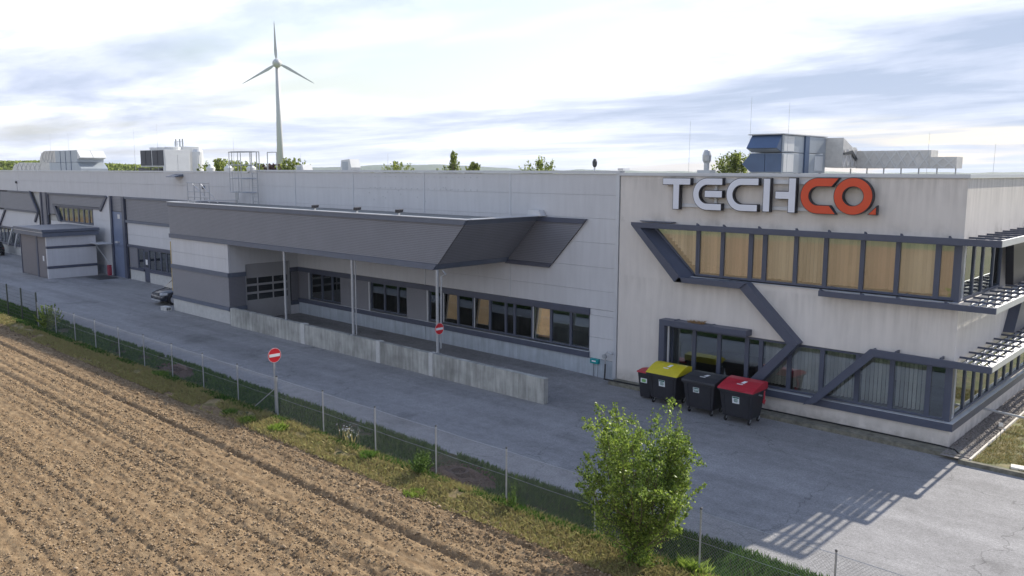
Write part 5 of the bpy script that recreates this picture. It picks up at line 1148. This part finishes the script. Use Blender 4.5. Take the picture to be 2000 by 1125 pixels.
# ---- cars
def car(name, cx, cy, heading, L_, W_, H_, paint, lb, suv=False):
    """nose toward local +x, built then turned by heading about z; real coordinates in metres"""
    c = empty(name, (cx, cy, 0), lb, 'car')
    ch_, sh_ = math.cos(heading), math.sin(heading)
    def T(bm): bm.v = [(cx+x*ch_-y*sh_, cy+x*sh_+y*ch_, z) for x, y, z in bm.v]; return bm
    g = 0.20; sill = 0.32; belt = 0.62*H_
    # stations: x, half width, z bottom, z shoulder, z deck
    n_ = [(-0.50, .38, .42, .62, .66), (-0.485, .45, .30, .80, .86), (-0.42, .49, .26, .92, .98), (-0.25, .5, .24, .95, 1.0), (0.05, .5, .24, .93, .98), (0.24, .5, .24, .86, .93), (0.40, .485, .25, .74, .83), (0.47, .45, .27, .64, .72), (0.50, .36, .34, .52, .56)]
    bm = MB(); vs_ = []
    for fx, hw, zb, zs, zd in n_:
        k = belt/0.98; x = fx*L_; w2 = hw*W_
        for yy, z in ((-w2*0.92, zb), (-w2, (zb+zs*k)*0.5), (-w2*0.97, zs*k), (-w2*0.80, zd*k), (0, zd*k+0.03), (w2*0.80, zd*k), (w2*0.97, zs*k), (w2, (zb+zs*k)*0.5), (w2*0.92, zb)): vs_.append((x, yy, z))
    fs = []
    for i in range(len(n_)-1):
        for j in range(9): fs.append((i*9+j, i*9+(j+1) % 9, (i+1)*9+(j+1) % 9, (i+1)*9+j))
    fs += [tuple(range(9)), tuple(range((len(n_)-1)*9, len(n_)*9))]
    bd = T(bm.add(vs_, fs)).build('body', paint, c, smooth=True, bevel=0); ORG[bd.name] = ORG[c.name]
    sm = bd.modifiers.new('es', 'EDGE_SPLIT'); sm.split_angle = math.radians(42)
    # greenhouse
    gs = [(-0.47, .40, belt-.03, .36, belt+0.02), (-0.40, .44, belt-.02, .36, H_*0.93), (-0.20, .46, belt-.02, .37, H_), (0.02, .46, belt-.02, .37, H_*0.985), (0.14, .45, belt-.03, .37, H_*0.88), (0.27, .43, belt-.06, .40, belt+0.0)]
    vs_ = []; fs = []
    for fx, hb, zb, ht, zt in gs: vs_ += [(fx*L_, -hb*W_, zb), (fx*L_, -ht*W_, zt), (fx*L_, ht*W_, zt), (fx*L_, hb*W_, zb)]
    for i in range(len(gs)-1):
        for j in range(4): fs.append((i*4+j, i*4+(j+1) % 4, (i+1)*4+(j+1) % 4, (i+1)*4+j))
    fs += [(0, 1, 2, 3), (20, 21, 22, 23)]
    T(MB().add(vs_, fs)).build('glass', m_carglass, c)
    # roof skin + pillars
    bm = MB(); vs_ = []; fs = []
    for fx, hb, zb, ht, zt in gs[1:5]: vs_ += [(fx*L_, -ht*W_*1.0, zt+0.012), (fx*L_, ht*W_*1.0, zt+0.012), (fx*L_, ht*W_*1.02, zt-0.03), (fx*L_, -ht*W_*1.02, zt-0.03)]
    for i in range(3):
        for j in range(4): fs.append((i*4+j, i*4+(j+1) % 4, (i+1)*4+(j+1) % 4, (i+1)*4+j))
    fs += [(0, 1, 2, 3), (12, 13, 14, 15)]
    T(bm.add(vs_, fs)).build('roof', paint, c)
    bm = MB()
    for s in (-1, 1):
        for a, b2 in ((5, 4), (0, 1)): bm.bar((gs[a][0]*L_, s*gs[a][1]*W_, gs[a][2]), (gs[b2][0]*L_, s*gs[b2][3]*W_, gs[b2][4]), 0.07, 0.05)
        for fx in (-0.16, 0.03): bm.bar((fx*L_, s*.465*W_, belt-.02), (fx*L_, s*.378*W_, H_*0.985), 0.07, 0.03)
    T(bm).build('pillars', paint, c)
    for s in (-1, 1):
        for fx in (-0.31, 0.31):
            w_ = T(MB().lathe([(0.30, -0.10), (0.33, -0.08), (0.33, 0.08), (0.30, 0.10)], (fx*L_, s*(W_/2-0.10), 0.33), 22, 'y')).build('wheel', m_rubber, c); ORG[w_.name] = ORG[c.name]
            T(MB().lathe([(0.20, -0.112), (0.21, 0.112)], (fx*L_, s*(W_/2-0.10), 0.33), 14, 'y')).build('rim', m_alu, w_)
            T(MB().lathe([(0.37, -0.02), (0.37, 0.02)], (fx*L_, s*(W_/2-0.035), 0.36), 22, 'y')).build('wheel_arch', m_black, c)
        x1 = 0.475*L_
        T(MB().prism([(x1-0.30, s*W_*0.478), (x1-0.02, s*W_*0.44), (x1+0.055, s*W_*0.30), (x1-0.05, s*W_*0.30), (x1-0.30, s*W_*0.44)], belt*0.66, belt*0.80, 'z')).build('headlight', m_lamp, c)
        T(MB().prism([(x1-0.16, s*W_*0.455), (x1+0.02, s*W_*0.42), (x1+0.085, s*W_*0.30), (x1-0.05, s*W_*0.32)], belt*0.44, belt*0.54, 'z')).build('fog_light', m_lamp, c)
        T(MB().box(-0.495*L_, -0.46*L_, s*W_*0.38-0.07, s*W_*0.38+0.07, belt*0.78, belt*0.90)).build('tail_light', mat('tail_light_red', (0.10, 0.01, 0.012), 0.3), c)
        T(MB().prism([(0.14*L_, s*W_*0.49), (0.17*L_, s*W_*0.56), (0.12*L_, s*W_*0.57), (0.11*L_, s*W_*0.49)], belt+0.0, belt+0.13, 'z')).build('mirror', paint, c, bevel=0.02)
    gx_ = 0.487*L_
    gl_ = T(MB().box(gx_-0.03, gx_+0.035, -W_*0.26, W_*0.26, belt*0.52, belt*0.80)).build('grille', m_black, c); ORG[gl_.name] = ORG[c.name]
    for z in (0.56, 0.64, 0.72, 0.79): T(MB().box(gx_+0.035, gx_+0.045, -W_*0.25, W_*0.25, belt*z-0.008, belt*z+0.008)).build('grille_bar', m_chrome, gl_)
    T(MB().box(gx_-0.05, gx_+0.065, -W_*0.34, W_*0.34, 0.26, 0.36)).build('bumper_strip', m_galv, c, bevel=0.01)
    T(MB().box(gx_+0.045, gx_+0.052, -0.26, 0.26, 0.40, 0.50)).build('number_plate', m_swhite, c)
    return c
car('parked_car', -45.25, -2.25, -PI/2, 4.1, 1.78, 1.60, m_carblu, 'dark blue compact SUV parked nose out behind the louvred block', True)
car('parked_car', -88.1, -1.9, PI, 4.2, 1.78, 1.46, m_carblk, 'black hatchback parked at the far left hall wall')

# hollow blocks by the entry block
for i, (x, y, z) in enumerate(((-43.05, -4.95, 0.0),)):
    hb = empty('hollow_block', (x, y, z), 'grey hollow concrete blocks lying at the foot of the louvred block', 'concrete block')
    bm = MB(); bm.box(x, x+0.75, y-0.02, y+0.30, 0.0, 0.04); bm.box(x, x+0.75, y-0.02, y+0.30, 0.20, 0.24)
    for yy in (-0.02, 0.12, 0.26): bm.box(x, x+0.75, y+yy, y+yy+0.04, 0.04, 0.20)
    bm.box(x+0.05, x+0.75, y-0.018, y+0.29, 0.041, 0.199) if 0 else None
    bm.build('shell', m_concl, hb)
    MB().box(x+0.2, x+0.25, y+0.02, y+0.26, 0.04, 0.20).build('web', m_dsteel, hb)

# ================================================================ FENCES
POSTS = [12.4, 9.7, 6.9, 4.15, 1.42, -1.43, -4.20, -7.05, -9.74, -12.46, -15.16, -17.89, -20.54, -23.17, -25.8, -28.44, -31.05, -33.73, -36.3, -38.9, -41.5]
FY = -12.3; FH = 1.46
Fn = empty('chain_link_fence', (-18, FY, 0), 'long galvanised chain-link fence on thin posts between field and road', 'fence')
for x in POSTS:
    rr_ = 0.034 if x == -17.89 else 0.021
    p = MB().tube([(x, FY, -0.1), (x, FY, FH+0.03)], rr_, 8).build('post', m_galv, Fn); ORG[p.name] = ORG[Fn.name]
    MB().lathe([(rr_+0.004, 0), (rr_+0.004, 0.03), (0.008, 0.04)], (x, FY, FH+0.025), 8).build('cap', m_dsteel, p)
MB().tube([(-17.93, FY, 1.1), (-19.6, FY+0.02, 0.02)], 0.016, 6).build('brace', m_galv, Fn)
bm = MB()
for z in (FH-0.02, 0.78, 0.08):
    for a, b2 in zip(POSTS, POSTS[1:]):
        m0 = (a+b2)/2; sag = 0.012; bm.tube([(a, FY-0.022, z), (m0, FY-0.022, z-sag), (b2, FY-0.022, z)], 0.0035 if z < 1 else 0.005, 4)
bm.build('tension_wire', m_galv, Fn)
def chainlink(x0, x1, h0, h1, pitch, y, parent, r=0.0016):
    """diamond netting, straight crossing wires clipped to the panel"""
    H_ = h1-h0; wds = x1-x0; xs0 = np.arange(-H_, wds, pitch); V = []; 
    for sgn in (1, -1):
        a = np.maximum(xs0, 0); za = a-xs0; b = np.minimum(xs0+H_, wds); zb = b-xs0
        ok = b > a+1e-4; a, za, b, zb = a[ok], za[ok], b[ok], zb[ok]
        if sgn < 0: a, b = wds-a, wds-b
        for ox, oz in ((0, r), (r, -r*0.7), (-r, -r*0.7)):
            V.append(np.stack([np.stack([x0+a+ox, y+0*a+(r if oz > 0 else 0)+sgn*0.001, h0+za+oz], -1), np.stack([x0+b+ox, y+0*b+(r if oz > 0 else 0)+sgn*0.001, h0+zb+oz], -1)], 1))
    k = len(V)//2; out_V = []; out_F = []; base = 0
    for s in range(2):
        A_, B_, C_ = V[s*k], V[s*k+1], V[s*k+2]; n_ = len(A_)
        P_ = np.stack([A_[:, 0], B_[:, 0], C_[:, 0], A_[:, 1], B_[:, 1], C_[:, 1]], 1).reshape(-1, 3)
        f = np.array([(0, 1, 4, 3), (1, 2, 5, 4), (2, 0, 3, 5)])
        out_F.append((f[None]+np.arange(n_)[:, None, None]*6).reshape(-1, 4)+base); out_V.append(P_); base += n_*6
    o = npmesh('wire_netting', np.concatenate(out_V), np.concatenate(out_F), m_wire, parent); o['kind'] = 'stuff'; return o
for a, b2 in zip(POSTS, POSTS[1:]): chainlink(b2+0.02, a-0.02, 0.05, FH-0.02, 0.075, FY-0.025, Fn, 0.0015)
F2 = empty('mesh_panel_fence', (-52, -12.1, 0), 'taller dark green welded mesh fence at the far left of the field', 'fence')
P2 = [-42.25-2.45*i for i in range(22)]
mg = mat('dark_green_coating', (0.02, 0.035, 0.03), 0.5)
for x in P2: MB().box(x-0.03, x+0.03, -12.13, -12.07, -0.1, 1.92).build('post', mg, F2)
for a, b2 in zip(P2, P2[1:]):
    bm = MB()
    for z in np.arange(0.1, 1.9, 0.2): bm.box(b2+0.03, a-0.03, -12.085, -12.077, z, z+0.008)
    for x in np.arange(b2+0.05, a, 0.10): bm.box(x, x+0.005, -12.09, -12.086, 0.05, 1.88)
    tag(bm.build('mesh_panel', mg, F2), kind='stuff')

# ================================================================ PLANTS IN FRONT
def shrub(name, x, y, z0, H_, prof, nsh, nleaf, ls, m, lb, cat, seed, trunk=True, lean=0.0):
    """prof: (height fraction, radius) envelope; upright shoots rising from a short stem with leaves along them"""
    rs = np.random.RandomState(seed); t = empty(name, (x, y, z0), lb, cat)
    hs = [p[0] for p in prof]; rsd = [p[1] for p in prof]
    bm = MB(); paths = []
    for i in range(nsh):
        a = rs.rand()*2*PI; ft = 0.35+0.65*rs.rand()**0.6; R_ = np.interp(ft, hs, rsd)*(0.25+0.75*math.sqrt(rs.rand()))
        fb = 0.03+0.45*rs.rand()*ft; Rb = np.interp(fb, hs, rsd)*0.18
        zt = ft*H_*(0.93+0.1*rs.rand()); p0 = Vector((x+Rb*math.cos(a), y+Rb*math.sin(a), z0+fb*H_)); p2 = Vector((x+R_*math.cos(a)+lean*ft, y+R_*math.sin(a), z0+zt))
        p1 = p0.lerp(p2, 0.45)+Vector((math.cos(a), math.sin(a), 0))*R_*0.16-Vector((0, 0, 1))*0.03*H_
        paths.append((p0, p1, p2)); bm.tube([p0, p1, p2], 0.0030*H_, 4, 0.0010*H_)
    if trunk:
        for i in range(4):
            a = i*1.7; bm.tube([(x, y, z0-0.05), (x+0.04*H_*math.cos(a)*0.6, y+0.04*H_*math.sin(a)*0.6, z0+0.25*H_), (x+0.11*H_*math.cos(a), y+0.11*H_*math.sin(a), z0+0.55*H_)], 0.010*H_, 6, 0.004*H_)
    if name == 'young_tree':
        for p0, p1, p2 in list(paths):
            for _ in range(3):
                q_ = p1.lerp(p2, rs.rand()*0.85); dd = Vector((rs.randn(), rs.randn(), 0.55+0.4*rs.randn())).normalized()
                ln = 0.22+0.38*rs.rand(); e_ = q_+dd*ln; paths.append((q_, q_.lerp(e_, 0.5)+Vector((0, 0, 0.03)), e_)); bm.tube([q_, e_], 0.005, 3, 0.002)
        for dx_, dy_, dz_ in ((1.45, 0.2, 2.2), (1.25, -0.2, 1.9), (-1.6, 0.3, 2.9), (-1.35, -0.2, 2.3), (0.9, 0.4, 2.9), (-0.95, 0.3, 3.45)):
            a0 = Vector((x+dx_*0.25, y+dy_*0.3, z0+dz_*0.45)); a2 = Vector((x+dx_, y+dy_, z0+dz_)); paths += [(a0, a0.lerp(a2, 0.5)+Vector((0, 0, -0.08)), a2)]*3; bm.tube([a0, a2], 0.012, 4, 0.003)
    bm.build('trunk', m_bark, t)
    if name == 'young_tree':
        for i in range(34):
            a = rs.rand()*2*PI; r0 = 0.15+0.4*rs.rand(); h0 = 0.15+1.0*rs.rand(); p_ = Vector((x+r0*0.3*math.cos(a), y+r0*0.3*math.sin(a), z0+h0*0.6)); q_ = Vector((x+r0*math.cos(a), y+r0*math.sin(a), z0+h0)); paths.append((p_, p_.lerp(q_, 0.5), q_))
    nsh = len(paths); k = rs.randint(0, nsh, nleaf); tt = rs.rand(nleaf)**0.85
    A_ = np.array([p[0] for p in paths])[k]; B_ = np.array([p[1] for p in paths])[k]; C_ = np.array([p[2] for p in paths])[k]
    tt = tt[:, None]; P = (1-tt)**2*A_+2*tt*(1-tt)*B_+tt**2*C_
    P = P+rs.randn(nleaf, 3)*np.array([1, 1, 0.8])*(0.028*H_*(1.15-tt))
    V, F = leaves(P, ls*(0.65+0.7*rs.rand(nleaf)), seed)
    npmesh('crown', V, F, m, t); return t
shrub('young_tree', -2.62, -12.85, 0.02, 3.75, [(0, .35), (.12, .55), (.25, .60), (.36, 1.10), (.5, 1.45), (.62, 1.50), (.78, 1.25), (.9, 1.05), (1, .85)], 80, 36000, 0.058, m_leaf, 'tall bright green bushy young tree in front of the wire fence', 'tree', 41, lean=-0.15)
shrub('bush', -10.05, -12.62, 0.05, 0.78, [(0, .18), (.3, .42), (.7, .40), (1, .25)], 34, 1500, 0.060, m_leafd, 'small dense green bush before the fence left of the young tree', 'bush', 42, False)
shrub('bush', -6.62, -12.62, 0.05, 0.45, [(0, .12), (.4, .30), (.8, .26), (1, .18)], 18, 520, 0.055, m_leafd, 'low scruffy green bush nearest the young tree', 'bush', 43, False)
shrub('sapling', -6.55, -12.55, 0.1, 0.95, [(0, .05), (1, .10)], 4, 150, 0.055, m_leafd, 'single upright leafy shoot above the low scruffy bush', 'sapling', 44, False)
shrub('bush', -40.3, -12.15, 0.02, 1.50, [(0, .45), (.3, .75), (.7, .70), (1, .40)], 50, 3000, 0.085, m_leaf, 'light green bush at the far end of the fence', 'bush', 45, False)
WEEDS = [(-18.05, -13.35, .20, .26, m_leaf, 'pale weed tuft at the field edge left of the sign post'), (-16.5, -13.15, .25, .28, m_leaf, 'bright yellow-green weed tuft below the sign post'), (-19.4, -13.25, .18, .22, m_leafd, 'small weed tuft farthest left of the sign post'), (-9.2, -13.55, .14, .30, m_leaf, 'flat green weed patch on the dry bank between the two bushes'), (-12.2, -12.75, .2, .25, m_leafd, 'green weed tuft at a fence post'), (-26.3, -12.5, .25, .3, m_leafd, 'dull green weed tuft on the shaded verge'), (-0.9, -12.9, .22, .4, m_leaf, 'bright grass tuft right of the young tree'), (-1.6, -12.2, .3, .3, m_leaf, 'leafy weed behind the foot of the young tree')]
for i, (x, y, h, r, m, lb) in enumerate(WEEDS):
    n_ = 420; a = RS.rand(n_)*2*PI; d = r*np.sqrt(RS.rand(n_)); px = x+d*np.cos(a); py = y+d*np.sin(a)
    V, F = blades(px, py, ground_z(px, py), h*(0.5+0.6*RS.rand(n_)), 0.008+0.006*RS.rand(n_), 300+i, 0.9)
    o = npmesh('weed', V, F, m, loc=(x, y, 0.05)); tag(o, lb, 'weed', 'weeds along the bank')
# flowering dry weed
fx_, fy_ = -13.75, -12.35
n_ = 34; px = fx_+0.35*(RS.rand(n_)-.5)*2; py = fy_+0.2*(RS.rand(n_)-.5)*2
fl = empty('wildflower', (fx_, fy_, 0), 'white-flowered weed clump against the fence right of the sign', 'wildflower')
V, F = blades(px, py, 0*px+0.05, 0.35+0.25*RS.rand(n_), 0.005+0*px, 501, 0.4); npmesh('stem', V, F, m_straw, fl)
P = V.reshape(-1, 4, 3)[:, 3]; P = np.repeat(P, 3, 0)+RS.randn(n_*3, 3)*0.02; V, F = leaves(P, 0.03, 502); tag(npmesh('flower', V, F, m_label, fl), kind='stuff')
# spoil heaps with shaft rings
for x, y, lb in ((-9.3, -11.75, 'brown spoil heap with sunken shaft ring in the verge near the young tree'), (-27.1, -11.6, 'brown spoil heap with sunken shaft ring in the verge far along the fence')):
    h = empty('spoil_heap', (x, y, 0), lb, 'spoil heap', 'spoil heaps with shaft rings')
    a = np.linspace(0, 2*PI, 49)[:-1]; rr_ = np.linspace(0, 1, 14); A_, R_ = np.meshgrid(a, rr_, indexing='ij')
    Xh = x+1.25*R_*np.cos(A_); Yh = y+0.62*R_*np.sin(A_)
    Zh = bank_z(Xh, Yh)+0.005+0.20*np.exp(-((R_-0.55)/0.22)**2)*(0.6+0.8*fbm(Xh*2, Yh*2, 3, 7))*(R_ < 1)+0.04*(fbm(Xh*7, Yh*7, 3, 8)-.5)
    idx = np.arange(A_.size).reshape(A_.shape); nx_ = np.roll(idx, -1, 0)
    F = np.stack([idx[:, :-1], nx_[:, :-1], nx_[:, 1:], idx[:, 1:]], -1).reshape(-1, 4)
    npmesh('soil', np.stack([Xh, Yh, Zh], -1).reshape(-1, 3), F, m_brown, h, smooth=True)
    MB().lathe([(0.28, 0.02), (0.28, 0.16), (0.22, 0.16), (0.22, 0.05)], (x-0.1, y, 0), 20).build('shaft_ring', mat('rusty_ring', (0.10, 0.065, 0.055), 0.9), h)
    n_ = 260; a = RS.rand(n_)*2*PI; d = np.sqrt(RS.rand(n_)); px, py = x+1.2*d*np.cos(a), y+0.6*d*np.sin(a)
    V, F = blobs(px, py, 0.14+0*px, 0.015+0.03*RS.rand(n_), 88); tag(npmesh('clods', V, F, m_brown, h), kind='stuff')

# ================================================================ RIGHT-HAND CORNER GARDEN
for i in range(3):
    x0 = 0.56+i*1.0; o = MB().box(x0+0.004, x0+0.996, -0.98, -0.82, -0.1, 0.13).build('kerbstone', m_moss)
    o.location = (x0, -0.9, 0); o.data.transform(Matrix.Translation((-x0, 0.9, 0)))
    tag(o, ['pale kerbstone nearest the office corner', 'pale kerbstone, second from the office corner', 'pale kerbstone at the right edge by the white slab', 'kerbstone edging the lawn beyond the picture'][min(i, 3)], 'kerbstone', 'kerbstones edging the lawn')
lw = MB().add([(0.56, -0.82, 0.10), (12, -0.82, 0.10), (12, 24, 0.10), (0.56, 24, 0.10)], [(0, 1, 2, 3)]); tag(lw.build('lawn', mat('garden_ground', (0.20, 0.17, 0.085), 0.95, var=0.35, vscale=3, col2=(0.13, 0.15, 0.05), bump=0.7, bscale=25)), kind='structure')
gv = MB().add([(0.002, -0.80, 0.105), (0.80, -0.80, 0.105), (0.80, 24, 0.105), (0.002, 24, 0.105)], [(0, 1, 2, 3)]); tag(gv.build('gravel_strip', m_rock), kind='structure')
n_ = 4200; px = 0.03+0.72*RS.rand(n_); py = -0.6+13*RS.rand(n_)**1.3
V, F = blobs(px, py, 0.115+0*px, 0.022+0.028*RS.rand(n_), 66); tag(npmesh('gravel', V, F, m_rock), 'coarse grey drainage gravel along the office side wall', 'gravel', kind='stuff')
ed = empty('lawn_edging', (0.82, 2, 0.1), 'thin pale concrete edging between gravel and lawn', 'edging')
for i in range(13): MB().box(0.80, 0.86, -0.80+i*1.0, 0.19+i*1.0, 0.06, 0.17).build('edging_stone', m_lightc, ed)
n_ = 26000; px = 0.88+3.2*RS.rand(n_); py = -0.8+9*RS.rand(n_)**1.2
k = fbm(px*1.2, py*1.2, 3, 333) > 0.40; px, py = px[k], py[k]
V, F = blades(px, py, 0*px+0.10, 0.03+0.05*RS.rand(len(px)), 0.006+0*px, 67, 1.2); tag(npmesh('lawn_grass', V, F, mat('lawn_blade', (0.16, 0.17, 0.05), 0.8, island=0.35, col2=(0.33, 0.26, 0.12), trans=0.3)), 'patchy half-dry lawn beside the gravel strip', 'grass', kind='stuff')
sl = MB(); sl.prism([(1.90, 0.75), (3.3, 0.75), (3.6, 2.9), (2.15, 2.9)], 0.10, 0.15, 'z'); tag(sl.build('paving_slab', m_lightc, loc=(2.5, 1.8, 0.1)), 'long pale stone slab lying on the lawn at the right edge', 'slab')
sl = MB(); sl.prism([(1.86, -0.72), (2.25, -0.72), (2.2, -0.35), (1.8, -0.42)], 0.10, 0.17, 'z'); tag(sl.build('stepping_stone', mat('white_stone', (0.72, 0.68, 0.60), 0.8, var=0.1), loc=(2.0, -0.5, 0.1), bevel=0.02), 'small white stone by the kerb at the right edge', 'stone')
pp = MB(); pp.tube([(0.03, 3.81, 0.56), (3.4, 3.3, 0.50)], 0.04, 10); tag(pp.build('pipe', m_alu, loc=(0.03, 3.8, 0.5)), 'thin pale pipe running from the office wall over the lawn', 'pipe')
mk = empty('plant_marker', (0.95, 1.9, 0.1), 'small white marker plate on two thin stakes in the lawn', 'marker')
for x in (0.90, 1.0): MB().tube([(x, 1.9, 0.1), (x, 1.9, 0.62)], 0.008, 5).build('stake', m_dsteel, mk)
MB().box(0.93, 1.05, 1.89, 1.895, 0.58, 0.70).build('plate', m_swhite, mk)
def twiggy(x, y, z, s, lb, seed):
    rs = random.Random(seed); bm = MB(); tips = []
    t = empty('dry_shrub', (x, y, z), lb, 'shrub', 'bare brown shrubs in the corner garden')
    for i in range(14):
        a = rs.random()*2*PI; branchy(bm, Vector((x, y, z)), Vector((math.cos(a)*0.9, math.sin(a)*0.9, 0.7)).normalized(), s*0.5, 0.010, 1, tips, rs, 0.6)
    bm.build('branches', mat('dry_twig', (0.11, 0.075, 0.055), 0.9), t)
twiggy(2.2, 0.15, 0.1, 0.5, 'bare brown twiggy shrub by the white stone', 3); twiggy(1.75, 3.2, 0.1, 0.7, 'bare brown twiggy shrub under the pale pipe', 5); twiggy(2.1, 5.2, 0.1, 0.9, 'bare brown twiggy shrub behind the pipe', 6)

# ================================================================ AIR
hm = bpy.data.materials.new('air'); hm.use_nodes = True; hn = hm.node_tree; hn.nodes.remove(hn.nodes['Principled BSDF'])
pv_ = hn.nodes.new('ShaderNodeVolumePrincipled'); pv_.inputs['Color'].default_value = (0.86, 0.92, 1.0, 1); pv_.inputs['Density'].default_value = 0.00012; pv_.inputs['Anisotropy'].default_value = 0.2
hn.links.new(pv_.outputs[0], hn.nodes['Material Output'].inputs['Volume'])
tag(MB().box(-6200, 4200, -3200, 7200, -1.5, 140).build('haze', hm), kind='stuff')
